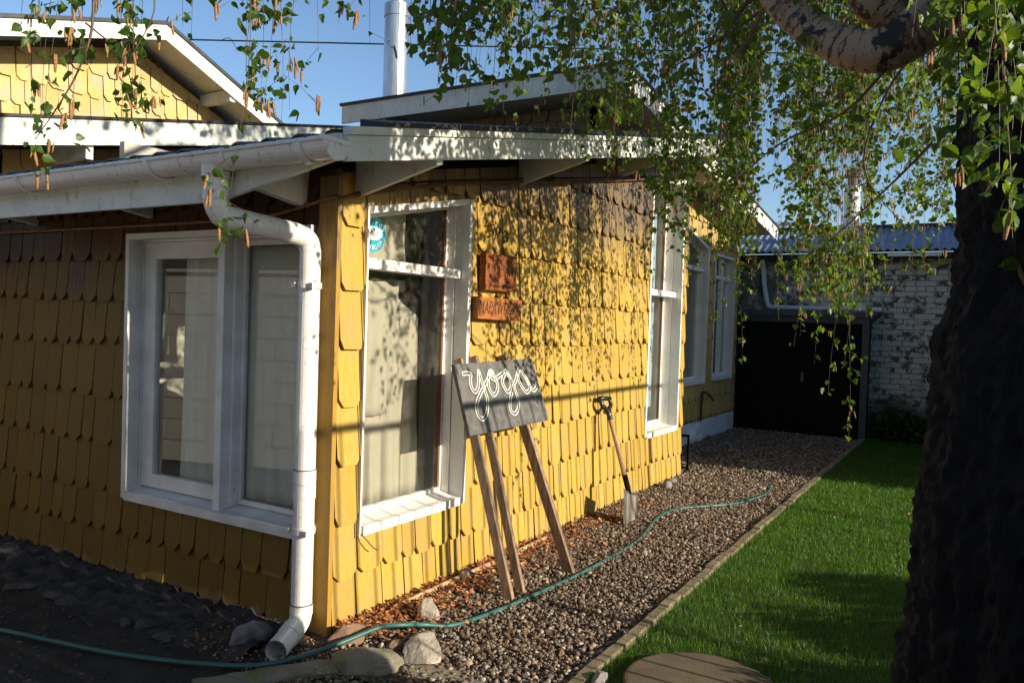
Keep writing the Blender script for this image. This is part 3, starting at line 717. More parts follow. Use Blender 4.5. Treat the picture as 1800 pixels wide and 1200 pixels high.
mb = MB(); mb.hexa([(3.594, .085, upz(3.59)-.19), (9.55, .085, upz(9.55)-.19), (9.55, .11, upz(9.55)-.19), (3.594, .11, upz(3.59)-.19), (3.594, .085, upz(3.59)), (9.55, .085, upz(9.55)), (9.55, .11, upz(9.55)), (3.594, .11, upz(3.59))]); mb.build('fascia', M['fascia'], wing)
for x in (4.9, 6.4, 7.9, 9.2):
    mb = MB(); z = upz(x)-.055; mb.box((x, .112, z-.12), (x+.05, .6, z-.0)); mb.build('outrigger', M['fascia'], wing)
frame_window(wing, TY(.6), 5.75, 7.70, .80, 3.02, 2.60, transom=2.29, depth=.10, brown=False)
w4 = frame_window(wing, TY(.6), 8.06, 9.02, .815, 2.56, 2.56, transom=2.24, depth=.08, brown=False)
mb = MB(); mb.boxT(TY(.6), 8.50, 8.56, .002, .06, .85, 2.52); mb.boxT(TY(.6), 8.14, 8.20, .03, .07, .87, 2.2); mb.build('mullion', M['white'], w4)
# whitewashed rubble foundation
mb = MB(); mb.box((5.1, .575, -.02), (9.27, .60, .28)); fo = mb.build('foundation', M['foundation'], wing)
for i in range(34):
    x = rnd.uniform(5.1, 7.6) if i < 26 else rnd.uniform(5.1, 6.4); z = rnd.uniform(.03, .25); bm = bmesh.new(); bmesh.ops.create_icosphere(bm, subdivisions=2, radius=1)
    sx, sz = rnd.uniform(.08, .16), rnd.uniform(.06, .13); dx = rnd.uniform(-.6, .6)
    V = []
    for v in bm.verts:
        nn = 1+.25*mnoise.noise(v.co*1.7+Vector((i*3.1, 0, 0))); c = v.co*nn; V.append((x+(c.x+dx*c.z*.5)*sx, .575+c.y*.045, max(-.02, z+c.z*sz)))
    F = [tuple(v.index for v in f.verts) for f in bm.faces]; bm.free()
    build('stone', V, F, M['foundation'], fo, smooth=True, loc=np.mean(V, 0))
# room dark backs
mb = MB(); mb.box((5.2, 2.6, 0), (9.2, 2.65, 3.0)); mb.box((9.2, .69, 0), (9.25, 2.7, 3.0)); mb.box((5.2, .7, .1), (9.2, 2.6, .12)); mb.build('inner_partition', M['inner'], wing)
# ------------------------------------------------------------------ gabled house behind, upper left
gab = thing('yellow_house', (1.5, 5, 0), 'yellow shingled gable with white barge boards rising behind the long white fascia', 'house')
lowz = lambda x: 2.69+.205*x
sheet_wall('wall', [(-.02, 0), (4.0, 0), (4.0, lowz(4.0)-.12), (-.02, lowz(0)-.12)], [], TY(3.0), M['yellow_back'], gab)
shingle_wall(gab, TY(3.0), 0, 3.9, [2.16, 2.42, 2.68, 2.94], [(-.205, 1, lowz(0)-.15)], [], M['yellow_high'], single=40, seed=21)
mb = MB(); f0, f1 = -.5, 3.57
mb.hexa([(f0, 2.475, lowz(f0)-.165), (f1, 2.475, lowz(f1)-.165), (f1, 2.50, lowz(f1)-.165), (f0, 2.50, lowz(f0)-.165), (f0, 2.475, lowz(f0)), (f1, 2.475, lowz(f1)), (f1, 2.50, lowz(f1)), (f0, 2.50, lowz(f0))]); mb.build('fascia', M['fascia'], gab)
mb = MB(); roof_slab(mb, -.5, 3.56, 2.502, 4.98, lowz, .03, .06); mb.build('soffit', M['yellow_back'], gab)
corrugated('roof', -.49, 3.54, 2.50, 4.97, lowz, -.03, .012, .177, M['roof'], gab)
mb = MB(); mb.hexa([(-.52, 2.46, lowz(-.5)+.001), (3.56, 2.46, lowz(3.56)+.001), (3.56, 2.6, lowz(3.56)+.001), (-.52, 2.6, lowz(-.5)+.001), (-.52, 2.46, lowz(-.5)+.02), (3.56, 2.46, lowz(3.56)+.02), (3.56, 2.6, lowz(3.56)+.02), (-.52, 2.6, lowz(-.5)+.02)]); mb.build('flashing', M['felt'], gab)
for x in (.28, 1.55): 
    mb = MB(); z = lowz(x)-.12; mb.box((x, 2.51, z-.13), (x+.05, 3.0, z)); mb.build('outrigger', M['fascia'], gab)
sheet_wall('wall', [(3.0, 0), (5.0, 0), (5.0, 2.5), (3.0, 2.5)], [], TX(-.02), M['yellow_back'], gab)
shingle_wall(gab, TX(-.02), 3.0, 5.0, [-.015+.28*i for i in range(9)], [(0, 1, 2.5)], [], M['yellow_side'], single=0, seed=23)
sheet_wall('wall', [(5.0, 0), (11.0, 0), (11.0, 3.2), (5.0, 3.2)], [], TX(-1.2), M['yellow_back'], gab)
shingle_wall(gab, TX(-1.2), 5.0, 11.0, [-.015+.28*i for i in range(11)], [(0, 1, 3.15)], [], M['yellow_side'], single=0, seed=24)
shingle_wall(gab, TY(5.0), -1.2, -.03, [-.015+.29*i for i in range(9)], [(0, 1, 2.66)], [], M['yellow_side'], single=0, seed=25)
gl = lambda x: 4.36+.30*(x-2.24); gr2 = lambda x: 4.36-.423*(x-2.24)
sheet_wall('wall', [(-1.2, 0), (3.9, 0), (3.9, gr2(3.9)-.1), (2.24, 4.26), (-1.2, gl(-1.2)-.1)], [], TY(5.0), M['yellow_back'], gab)
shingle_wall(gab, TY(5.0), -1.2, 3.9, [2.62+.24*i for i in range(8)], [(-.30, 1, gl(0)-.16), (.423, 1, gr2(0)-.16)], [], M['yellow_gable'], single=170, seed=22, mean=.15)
for a, b, f in ((-1.4, 2.24, gl), (2.24, 3.9, gr2)):
    mb = MB(); mb.hexa([(a, 4.47, f(a)-.15), (b, 4.47, f(b)-.15), (b, 4.495, f(b)-.15), (a, 4.495, f(a)-.15), (a, 4.47, f(a)), (b, 4.47, f(b)), (b, 4.495, f(b)), (a, 4.495, f(a))]); mb.build('barge_board', M['fascia'], gab)
    mb = MB(); roof_slab(mb, a, b, 4.497, 7.5, f, .02, .05); mb.build('soffit', M['fascia'], gab)
    mb = MB(); roof_slab(mb, a-(.0 if a > 0 else .03), b+(.03 if a > 0 else 0), 4.45, 7.5, f, -.035, .0); mb.build('roof', M['roof'], gab)
for x in (.0, 3.05): 
    mb = MB(); z = (gl(x) if x < 2.24 else gr2(x+.05))-.06; mb.box((x, 4.50, z-.12), (x+.07, 5.0, z)); mb.build('outrigger', M['fascia'], gab)

# flue pipes
fl = thing('flue_pipe', (4.02, 3.0, 3.6), 'tall silver metal flue pipe rising beside the high roof edge', 'flue')
fp = at(694, 165, 8.6); fx, fy = fp[0], fp[1]
ztop = at(694, 14, 8.6)[2]
mb = MB(); mb.tube([(fx, fy, 3.5), (fx, fy, ztop)], .132, 28); mb.build('pipe', M['metalflue'], fl, smooth=False)
mb = MB(); mb.tube([(fx, fy, ztop-.12), (fx, fy, ztop+.012)], .139, 28); mb.build('collar', M['metalflue'], fl)
mb = MB(); mb.tube([(fx, fy, ztop), (fx, fy, ztop+1.1)], .085, 20); mb.build('inner_pipe', M['metalflue'], fl)
mb = MB(); mb.tube([(fx, fy, ztop+1.05), (fx, fy, ztop+1.2)], [.16, .02], 20); mb.build('cap', M['metalflue'], fl)

# ------------------------------------------------------------------ brick wall with outbuilding roof at the end of the path
out = thing('outbuilding', (10.2, -1.5, 0), 'whitewashed brick outbuilding with corrugated roof at the far end of the path', 'building')
bx = 10.0
mb = MB(); mb.box((bx+.012, -7.0, 0), (bx+.25, 1.6, 2.62)); mb.build('wall', M['mortar'], out)
rows = 33; bh = 2.62/rows; k = 0; restb = MB(); singles = []
for i in range(rows):
    y = -7.0+(.14 if i % 2 else 0)
    while y < 1.55:
        L = .275; ya, yb = y+.006, min(y+L-.006, 1.59); z0, z1 = i*bh+.005, (i+1)*bh-.006
        pj = rnd.uniform(-.004, .005); b8 = ((bx-pj, ya+rnd.uniform(0, .004), z0), (bx+.06, yb, z1))
        vis = (-2.45 < y < .5 and z0 > 1.72) or (-2.45 < y < -1.15)
        if vis and len(singles) < 290: singles.append(b8)
        else: restb.box(*b8)
        y += L
for b8 in singles:
    mb = MB(); mb.box(*b8); mb.build('brick', M['brick'], out, loc=np.mean(b8, 0))
restb.build('brick', M['brick'], out, kind='stuff')
oz = lambda x: 2.72+.46*(x-9.72)
corrugated('roof', 9.70, 10.62, -2.75, 1.3, oz, .0, .016, .076*1.35, M['roofblue'], out)
mb = MB(); roof_slab(mb, 9.74, 10.62, -2.7, 1.3, oz, .01, .035); mb.box((9.78, -2.7, 2.615), (9.99, 1.3, 2.69)); mb.build('eave_board', M['felt'], out)
mb = MB(); mb.box((9.70, -2.10, 2.63), (9.775, -1.42, 2.672)); mb.build('gutter', M['white'], out)
mb = MB(); mb.box((9.68, -2.80, 2.60), (9.72, -2.0+.02-.75, 2.76)); mb.box((9.69, -2.79, 2.62), (10.62, -2.755, 3.22)); mb.build('barge_board', M['fascia'], out)
mb = MB(); mb.box((10.60, -2.75, 3.10), (10.66, 1.3, 3.20)); mb.build('ridge_cap', M['felt'], out)
rz2 = lambda x: 3.12+.3*(x-10.7)
corrugated('roof', 10.68, 11.8, .22, 1.9, rz2, .0, .016, .11, M['roofblue'], out)
mb = MB(); mb.hexa([(10.68, .17, 3.02), (11.8, .17, 3.36), (11.8, .20, 3.36), (10.68, .20, 3.02), (10.68, .17, 3.13), (11.8, .17, 3.47), (11.8, .20, 3.47), (10.68, .20, 3.13)]); mb.build('barge_board', M['fascia'], out)
mb = MB(); mb.box((10.30, -6.9, 0), (13, 1.8, 2.6)); mb.build('rear_mass', M['mortar'], out)
# white flue of the outbuilding
f2 = thing('flue_pipe', (10.1, -.86, 2.9), 'white cylindrical flue with dark cap standing on the blue corrugated roof', 'flue')
mb = MB(); mb.box((10.0, -.97, 2.86), (10.24, -.74, 3.04)); mb.build('base', M['felt'], f2)
mb = MB(); mb.hexa([(9.86, -1.15, 2.83), (10.36, -1.15, 3.06), (10.36, -.58, 3.06), (9.86, -.58, 2.83), (9.86, -1.15, 2.845), (10.36, -1.15, 3.075), (10.36, -.58, 3.075), (9.86, -.58, 2.845)]); mb.build('flashing', M['roofblue'], f2)
mb = MB(); mb.tube([(10.12, -.86, 3.0), (10.12, -.86, 3.72)], .112, 24); mb.build('pipe', M['whiteflue'], f2)
mb = MB(); mb.tube([(10.12, -.86, 3.72), (10.12, -.86, 3.86), (10.12, -.86, 3.865), (10.12, -.86, 4.0)], [.075, .075, .13, .09], 16); mb.build('cap', M['felt'], f2)
# drain pipe on the brick
dr = thing('drain_pipe', (9.9, -.5, 1.8), 'grey white drain pipe bent across the brick wall above the black shed', 'pipe')
mb = MB(); mb.tube(spline([(9.80, .36, 2.62), (9.88, .36, 2.50), (9.90, .33, 2.2), (9.90, .27, 1.93), (9.90, .22, 1.89), (9.90, .1, 1.882), (9.90, -1.36, 1.868)], 5), .035, 12); mb.build('pipe', M['whiteflue'], dr)
mb = MB(); mb.tube([(9.90, -1.0, 1.872), (9.90, -1.08, 1.871)], .042, 12); mb.tube([(9.90, -1.30, 1.869), (9.90, -1.36, 1.868)], .042, 12); mb.build('coupling', M['whiteflue'], dr)
# black shed
sh = thing('shed', (9.6, -.3, 0), 'low black wooden shed with double doors against the brick wall', 'shed')
mb = MB(); mb.box((9.42, -1.22, 0), (9.95, .58, 1.70)); mb.build('body', M['blackpaint'], sh)
mb = MB(); mb.hexa([(9.33, -1.32, 1.745), (9.985, -1.32, 1.80), (9.985, .60, 1.80), (9.33, .60, 1.745), (9.33, -1.32, 1.79), (9.985, -1.32, 1.845), (9.985, .60, 1.845), (9.33, .60, 1.79)]); mb.box((9.37, -1.26, 1.65), (9.415, .59, 1.742)); mb.build('roof', M['slate'], sh)
for ya, yb in ((-1.15, -.335), (-.325, .50)):
    mb = MB(); mb.box((9.39, ya, .04), (9.418, yb, 1.63)); d = mb.build('door', M['blackpaint'], sh)
    if ya < -1:
        mb = MB(); mb.box((9.375, -.40, .78), (9.389, -.36, .92)); mb.tube([(9.378, -.38, .85), (9.355, -.38, .85)], .012, 10); mb.build('latch', M['steel'], d)
mb = MB(); mb.box((9.36, -1.26, 0), (9.418, -1.17, 1.65)); mb.build('post', M['slate'], sh)
mb = MB(); mb.box((9.37, .51, 0), (9.418, .585, 1.65)); mb.build('post', M['blackpaint'], sh)

# ------------------------------------------------------------------ white block boundary wall, behind the viewer (mirrored in the left window)
bw = thing('boundary_wall', (-3.3, .3, 0), 'white painted block wall facing the shaded side of the house', 'wall')
BA = R(15)
def tw(x, y, z): return (-3.3+x*math.cos(BA)+y*math.sin(BA), .3-x*math.sin(BA)+y*math.cos(BA), z)
def tbox(mb, a, b):
    (x0, y0, z0), (x1, y1, z1) = a, b
    mb.hexa([tw(x0, y0, z0), tw(x1, y0, z0), tw(x1, y1, z0), tw(x0, y1, z0), tw(x0, y0, z1), tw(x1, y0, z1), tw(x1, y1, z1), tw(x0, y1, z1)])
mb = MB(); tbox(mb, (-.2, -1.9, 0), (-.012, 6.9, 1.90)); mb.build('core', M['mortar'], bw)
rest = MB()
for i in range(9):
    y = -1.9+(.2 if i % 2 else 0)
    while y < 6.7:
        b8 = ((-.02, y+.004, i*.212+.005), (rnd.uniform(-.004, .004), min(y+.396, 6.88), (i+1)*.212-.004)); c8 = tw(0, y+.2, (i+.5)*.212)
        if 2.0 < y < 6.6: mb = MB(); tbox(mb, *b8); mb.build('block', M['block'], bw, loc=c8)
        else: tbox(rest, *b8)
        y += .4
rest.build('block', M['block'], bw, kind='stuff')
mb = MB(); tbox(mb, (-.23, -1.9, 1.908), (.03, 6.9, 1.94)); mb.build('coping', M['block'], bw)

# ------------------------------------------------------------------ street railing (shadows fall across the wall), solid gate added to shade the driveway
FY = -3.6; dx = -FY*math.tan(SUN_AZ-R(270))
ft = .965+(-FY)*math.tan(SUN_EL)/math.cos(SUN_AZ-R(270))
fe = thing('railing', (4.5, FY, 0), 'dark iron street railing with thin upright bars beyond the lawn', 'fence')
for z in (ft, .35):
    mb = MB(); mb.box((-.13, FY-.012, z-.018), (9.9, FY+.012, z+.018)); mb.build('rail', M['fencemetal'], fe)
x = .33+dx-.144*2
proto = None
while x < 9.85:
    if proto is None:
        mb = MB(); mb.tube([(x, FY, .06), (x, FY, ft-.02)], .0085, 6); proto = mb.build('bar', M['fencemetal'], fe, loc=(x, FY, 0))
    else:
        o = proto.copy(); C.objects.link(o); o.location = (x-4.5, 0, 0); o['_w'] = [x, FY, 0]
    x += .144
for x in (-.205, .96+dx, 4.17+dx, 7.3+dx, 9.88):
    mb = MB(); mb.box((x-.025, FY-.035, 0), (x+.025, FY+.04, ft+.02)); mb.build('post', M['fencemetal'], fe)
ga = thing('gate', (-1.6, FY, 0), 'solid dark boarded gate added across the passage, out of view, to shade the driveway', 'gate')
for i in range(20):
    x = -3.085+i*.145; mb = MB(); mb.box((x, FY-.012, .03), (x+.142, FY+.012, 1.95)); mb.build('board', M['oldwood'], ga, loc=(x, FY, .03))
for z in (.4, 1.7): mb = MB(); mb.box((-3.13, FY+.013, z), (-.26, FY+.05, z+.09)); mb.build('rail', M['oldwood'], ga)

# ------------------------------------------------------------------ lawn edging, slab, rocks
ed = thing('lawn_edging', (4.5, -1.24, 0), 'row of small tan edging blocks between gravel and lawn', 'edging')
x = -.15; 
while x < 9.3:
    L = rnd.uniform(.17, .22); t = .040+rnd.uniform(-.006, .006); j = rnd.uniform(-.006, .006)
    mb = MB(); mb.box((x+.003, -1.272+j, -.03), (x+L-.003, -1.215+j, t)); o = mb.build('edging_block', M['edging'], ed, loc=(x+L/2, -1.24, 0))
    bv = o.modifiers.new('b', 'BEVEL'); bv.width = .006; bv.segments = 2
    x += L
def blob(name, c, s, mat, label, cat='rock', seed=0, rot=0, angular=.0, parent=None, sub=4, group=None, zmin=None):
    bm = bmesh.new(); bmesh.ops.create_icosphere(bm, subdivisions=sub, radius=1)
    cr, sr = math.cos(rot), math.sin(rot); V = []; rr = random.Random(seed)
    planes = [(Vector((rr.gauss(0, 1), rr.gauss(0, 1), rr.gauss(0, 1))).normalized(), rr.uniform(.55, .9)) for _ in range(12)]
    for v in bm.verts:
        p = v.co.copy()
        if angular:
            for nn, d in planes:
                e = p.dot(nn)-d
                if e > 0: p -= nn*e*angular
        p *= 1+.10*mnoise.noise(v.co*2+Vector((seed, 0, 0)))+.05*mnoise.noise(v.co*6+Vector((0, seed, 0)))+.02*mnoise.noise(v.co*16)
        x, y, z = p.x*s[0], p.y*s[1], p.z*s[2]
        V.append((c[0]+x*cr-y*sr, c[1]+x*sr+y*cr, c[2]+z))
    F = [tuple(v.index for v in f.verts) for f in bm.faces]; bm.free()
    return build(name, V, F, mat, parent, smooth=(angular < .5), label=label, cat=cat, loc=c, group=group)
blob('rock', (.05, -.55, .03), (.165, .095, .058), M['rockwhite'], 'large pale angular rock under the hose near the house corner', seed=4, rot=.5, angular=1)
blob('rock', (.40, -.31, .05), (.075, .055, .068), M['rockwhite'], 'small pale upright rock among the fallen leaves below the window', seed=9, rot=.9, angular=1)
blob('rock', (-.03, -.17, .035), (.105, .075, .062), M['rockbrown'], 'reddish brown rock at the foot of the corner post', seed=11, rot=-.5, angular=.9)
blob('rock', (-.16, -.40, .01), (.12, .17, .062), M['moss'], 'mossy lump of old concrete in front of the corner post', seed=15, rot=.5, angular=.2)
blob('rock', (.04, -.395, .015), (.06, .035, .035), M['rockbrown'], 'small ochre stone behind the mossy lump under the hose', seed=17, angular=.9)
blob('rock', (-.25, .22, .02), (.11, .08, .07), M['rockgrey'], 'dark grey rock behind the downpipe outlet', seed=19, angular=.9)
blob('rock', (1.02, -.11, .03), (.05, .035, .045), M['rockgrey'], 'small grey stone leaning beside the wooden pole under the wall', seed=21, angular=.9)
blob('rock', (4.30, -.16, .03), (.07, .05, .05), M['rockgrey'], 'rounded dark stone beside the far end of the yellow wall', seed=23, angular=.3)
blob('rock', (4.62, -.10, .02), (.09, .05, .03), M['rockgrey'], 'flat grey stone close to the far corner of the wall', seed=24, angular=.6)
blob('rock', (.24, -1.32, .02), (.07, .035, .06), M['rockgrey'], 'dark stone wedged between round slab and edging', seed=26, angular=.9)
# low mossy kerb
mb = []
kp = spline([(-.72, .02, 0), (-.51, -.10, 0), (-.30, -.25, 0), (-.10, -.46, 0), (-.06, -.68, 0), (-.10, -.95, 0), (-.22, -1.3, 0)], 8)
V = []; Tn, Nn, Bn = frames(kp)
for i, p in enumerate(kp):
    sd = np.array([-Tn[i][1], Tn[i][0], 0])
    for k in range(9):
        a = math.pi*k/8; q = p+sd*(-.075*math.cos(a))+np.array([0, 0, .034*math.sin(a)**.6-.01])
        q = q+np.array([mnoise.noise(Vector(q)*9), mnoise.noise(Vector(q)*9+Vector((5, 0, 0))), mnoise.noise(Vector(q)*12)*.8])*.014; V.append(q)
F = [(i*9+k, (i+1)*9+k, (i+1)*9+k+1, i*9+k+1) for i in range(len(kp)-1) for k in range(8)]
build('kerb', V, F, M['moss'], smooth=True, label='low mossy concrete kerb curving round the gravel at the house corner', cat='kerb')
# rubble footing along the shaded wall
def fh(X, Y):
    e = np.clip((X+.52)/.5, 0, 1); s = np.clip(np.minimum(X+.55, .62)/.12, 0, 1)
    return -.045+s*(.028+.02*e+.050*np.abs(fbm(X, Y, 6.0, 4, 2))+.014*fbm(X, Y, 20, 3, 5))-.03*np.clip((X+.05)/.05, 0, 1)
foot = grid_sheet('footing', -.55, .0, .12, 3.2, .018, fh, M['footing'])
for i in range(20):
    y = rnd.uniform(.25, 3.1); x = -rnd.uniform(.05, .50)
    blob('stone', (x, y, .0), (rnd.uniform(.03, .10), rnd.uniform(.03, .08), rnd.uniform(.015, .035)), M['rockdark'], None, None, seed=40+i, rot=rnd.uniform(0, 3), angular=.9, sub=2, parent=foot)
# round slab
mb = MB(); n = 64; V = []; cx, cy_, rr = .385, -1.70, .315
for z, r2 in ((0, rr), (.050, rr), (.058, rr-.007), (.060, rr-.02)):
    V += [(cx+r2*math.cos(a)*(1+.006*math.sin(5*a)), cy_+r2*math.sin(a), z) for a in np.linspace(0, 2*math.pi, n+1)[:-1]]
F = [(i*n+k, i*n+(k+1) % n, (i+1)*n+(k+1) % n, (i+1)*n+k) for i in range(3) for k in range(n)]+[tuple(range(3*n, 4*n))]
build('stepping_slab', V, F, M['slab'], label='round sandy concrete stepping slab in the grass beside the edging', cat='paving slab')

# ------------------------------------------------------------------ easel sign
es = thing('easel_sign', (1.1, -.3, 0), 'wooden easel leaning on the yellow wall with a grey board reading yoga', 'sign')
P0 = np.array([.784, -.15, 1.266]); BU = np.array([1, 0, .014]); BV = np.array([.010, -.33, -.94]); BN = np.cross(BU, BV)   # BN points to the wall
BN /= np.linalg.norm(BN)
bw_, bh_ = .866, .404
def bpnt(u, v, n=0): return P0+BU*u+BV*v+BN*n
pts = [(.0, 0), (bw_-.0, 0), (bw_+.008, bh_-.03), (bw_-.006, bh_+.004), (-.026, bh_-.002)]
V = [bpnt(u, v, 0) for u, v in pts]+[bpnt(u, v, .02) for u, v in pts]
mb = MB(); k = len(pts); mb.add(V, [tuple(range(k)), tuple(range(2*k-1, k-1, -1))]+[(i, i+k, (i+1) % k+k, (i+1) % k) for i in range(k)])
board = mb.build('board', M['chalkboard'], es)
S1 = [(0.054, 0.057), (0.131, 0.061), (0.118, 0.093), (0.108, 0.136), (0.131, 0.167), (0.173, 0.141), (0.198, 0.098), (0.22, 0.05), (0.225, 0.1), (0.232, 0.167), (0.234, 0.223), (0.195, 0.292), (0.137, 0.325), (0.102, 0.294), (0.114, 0.241), (0.168, 0.19), (0.253, 0.13), (0.332, 0.075), (0.366, 0.064), (0.333, 0.060), (0.299, 0.104), (0.281, 0.154), (0.315, 0.199), (0.369, 0.166), (0.381, 0.132), (0.366, 0.079), (0.343, 0.061), (0.33, 0.086), (0.359, 0.108), (0.413, 0.094), (0.495, 0.068), (0.523, 0.064)]
S2 = [(0.523, 0.064), (0.471, 0.097), (0.441, 0.136), (0.468, 0.191), (0.513, 0.176), (0.534, 0.142), (0.521, 0.07), (0.55, 0.131), (0.563, 0.203), (0.562, 0.269), (0.525, 0.312), (0.479, 0.328), (0.45, 0.294), (0.48, 0.238), (0.543, 0.172), (0.605, 0.123), (0.66, 0.065), (0.684, 0.058)]
S3 = [(0.684, 0.058), (0.641, 0.095), (0.639, 0.149), (0.682, 0.209), (0.738, 0.192), (0.742, 0.143), (0.685, 0.06), (0.727, 0.124), (0.749, 0.181), (0.786, 0.205), (0.835, 0.18), (0.841, 0.150)]
mb = MB()
for S in (S1, S2, S3):
    Q = spline([(a, b, 0) for a, b in S], 7); T_, N_, B_ = frames(Q); sd = np.stack([-T_[:, 1], T_[:, 0]], 1)
    for off in (-.0095, .0095):
        L = Q[:, :2]+sd*off
        for i in range(len(L)-1):
            a = L[i]; b = L[i+1]; s_ = sd[i]*.0026; s2 = sd[i+1]*.0026
            mb.add([bpnt(*(a-s_), -.0012), bpnt(*(b-s2), -.0012), bpnt(*(b+s2), -.0012), bpnt(*(a+s_), -.0012)], [(0, 1, 2, 3)])
    for e in (0, -1):
        if (S is S1 and e == 0) or (S is S3 and e == -1):
            a = Q[e][:2]; t = T_[e][:2]*.002; s_ = sd[e]*.0115
            mb.add([bpnt(*(a-s_-t), -.0012), bpnt(*(a-s_+t), -.0012), bpnt(*(a+s_+t), -.0012), bpnt(*(a+s_-t), -.0012)], [(0, 1, 2, 3)])
mb.build('lettering', M['chalk'], board)
def on(u, v, n): return tuple(bpnt(u, v, n))
for p, q, w_, h_ in (((.875, -.50, 0), on(.165, -.045, .075), .030, .055), ((1.02, -.485, 0), (1.09, -.075, 1.30), .028, .05), ((1.475, -.565, 0), on(.655, -.055, .080), .032, .065)):
    mb = MB(); mb.beam(p, q, w_, h_, up=(0, 1, .3)); o = mb.build('leg', M['oldwood'], es)
    bv = o.modifiers.new('b', 'BEVEL'); bv.width = .003
# ------------------------------------------------------------------ shovel
sv = thing('shovel', (2.8, -.35, 0), 'square mouth shovel with wooden shaft and black grip leaning on the wall', 'shovel')
top = np.array([2.957, -.135, .795]); mid = np.array([2.912, -.335, .245]); ax = (mid-top)/np.linalg.norm(mid-top)
mb = MB(); mb.tube([top, top+(mid-top)*.5, mid-ax*.05], [.0165, .018, .0185], 14); mb.build('shaft', M['shaft'], sv, smooth=True)
mb = MB(); mb.tube([mid-ax*.12, mid-ax*.02, mid+ax*.03], [.0215, .0215, .017], 14); mb.build('socket', M['blackpaint'], sv, smooth=True)
# D grip
gxv = np.array([1, 0, 0.05]); gxv = gxv-ax*np.dot(gxv, ax); gxv /= np.linalg.norm(gxv); ga_ = top-ax*.145
mb = MB()
P = spline([top+ax*.03, top-ax*.02, top-ax*.06-gxv*.035, ga_+ax*.05-gxv*.080, ga_-gxv*.078], 5); mb.tube(P, np.linspace(.023, .016, len(P)), 10)
P = spline([top+ax*.0, top-ax*.03, top-ax*.065+gxv*.035, ga_+ax*.05+gxv*.080, ga_+gxv*.078], 5); mb.tube(P, np.linspace(.020, .015, len(P)), 10)
mb.tube([ga_-gxv*.088, ga_+gxv*.088], .019, 12); mb.build('grip', M['blackplastic'], sv, smooth=True)
# blade: slightly dished plate with folded tread
tip = np.array([2.80, -.385, -.03]); bax = (tip-mid)/np.linalg.norm(tip-mid); L = np.linalg.norm(tip-mid)
sdv = np.array([1, -.12, 0]); sdv = sdv-bax*np.dot(sdv, bax); sdv /= np.linalg.norm(sdv); bn = np.cross(sdv, bax)
V = []; nu_, nv_ = 10, 12
for s_ in (0, 1):
    for i in range(nv_+1):
        v = .01+(L-.01)*i/nv_
        for k in range(nu_+1):
            u = (k/nu_-.5)*2; hw = .103-.012*i/nv_; d = .022*u*u+(.016*math.exp(-(u/.16)**2) if i < 8 else .016*math.exp(-(u/.16)**2)*(1-(i-8)/5))
            V.append(mid+bax*v+sdv*u*hw+bn*(-d if True else d)+bn*(.003 if s_ else 0)+bax*(-.006*u*u))
N = nu_+1; off = (nv_+1)*N
F = []
for i in range(nv_):
    for k in range(nu_):
        a, b, c, d = i*N+k, i*N+k+1, (i+1)*N+k+1, (i+1)*N+k; F += [(a, b, c, d), (off+d, off+c, off+b, off+a)]
for k in range(nu_): F += [(k+1, k, off+k, off+k+1), (nv_*N+k, nv_*N+k+1, off+nv_*N+k+1, off+nv_*N+k)]
for i in range(nv_): F += [(i*N, (i+1)*N, off+(i+1)*N, off+i*N), ((i+1)*N+nu_, i*N+nu_, off+i*N+nu_, off+(i+1)*N+nu_)]
build('blade', V, F, M['steel'], sv, smooth=True)

# ------------------------------------------------------------------ plaques, numbers
pq = thing('plaque', (1.35, -.045, 1.8), 'square reddish wooden plaque with two faint carved ovals below the house number', 'plaque')
mb = MB(); mb.box((1.175, -.085, 1.695), (1.535, -.042, 1.915)); mb.build('board', M['plaque'], pq)
mb = MB()
for cx, cz, rx, rz, tl in ((1.30, 1.83, .055, .06, .2), (1.435, 1.82, .055, .075, -.25), (1.435, 1.815, .045, .062, -.25)):
    a = np.linspace(0, 2*math.pi, 30); P = [(cx+rx*math.cos(t)+tl*rz*math.sin(t)*.4, -.0862, cz+rz*math.sin(t)) for t in a]; mb.tube(P, .0014, 4)
mb.tube([(1.43, -.0862, 1.88), (1.455, -.0862, 1.77)], .0016, 4); put_text(mb, 'MAIPUNAL AWUNAL', .026, (1.355, -.0862, 1.722), (1, 0, 0), (0, 0, 1), .0005)
mb.build('carving', M['carved'], pq)
mb = MB(); a = np.linspace(-2.2, 2.6, 16); mb.tube([(1.52+.022*math.cos(t), -.10, 1.893+.02*math.sin(-t)) for t in a]+[(1.485, -.095, 1.875)], .0022, 5)
mb.tube([(1.475, -.088, 1.905), (1.475, -.094, 1.875), (1.49, -.098, 1.88)], .002, 5); mb.tube(spline([(1.19, -.09, 1.885), (1.205, -.095, 1.90), (1.225, -.095, 1.885)], 4), .002, 5); mb.build('hook', M['rubber'], pq)
pq2 = thing('plaque', (1.35, -.045, 1.59), 'long orange wooden plaque carved with tall capital letters', 'plaque')
mb = MB(); mb.hexa([(1.100, -.088, 1.522), (1.585, -.088, 1.514), (1.585, -.042, 1.514), (1.100, -.042, 1.522), (1.112, -.088, 1.652), (1.612, -.088, 1.648), (1.612, -.042, 1.648), (1.112, -.042, 1.652)]); mb.build('board', M['plaque2'], pq2)
mb = MB(); put_text(mb, 'MAPAWDAMA', .085, (1.355, -.0892, 1.585), (1, 0, 0), (.12, 0, 1), .0008, sx=.88, sy=1.35); mb.build('carving', M['carved'], pq2)
for ch, x, z in (('5', 1.285, 2.055), ('7', 1.37, 2.047), ('3', 1.455, 2.035)):
    mb = MB(); put_text(mb, ch, .115, (x, -.048, z), (1, 0, -.02), (0, 0, 1), .007); mb.build('digit', M['brass'], house)

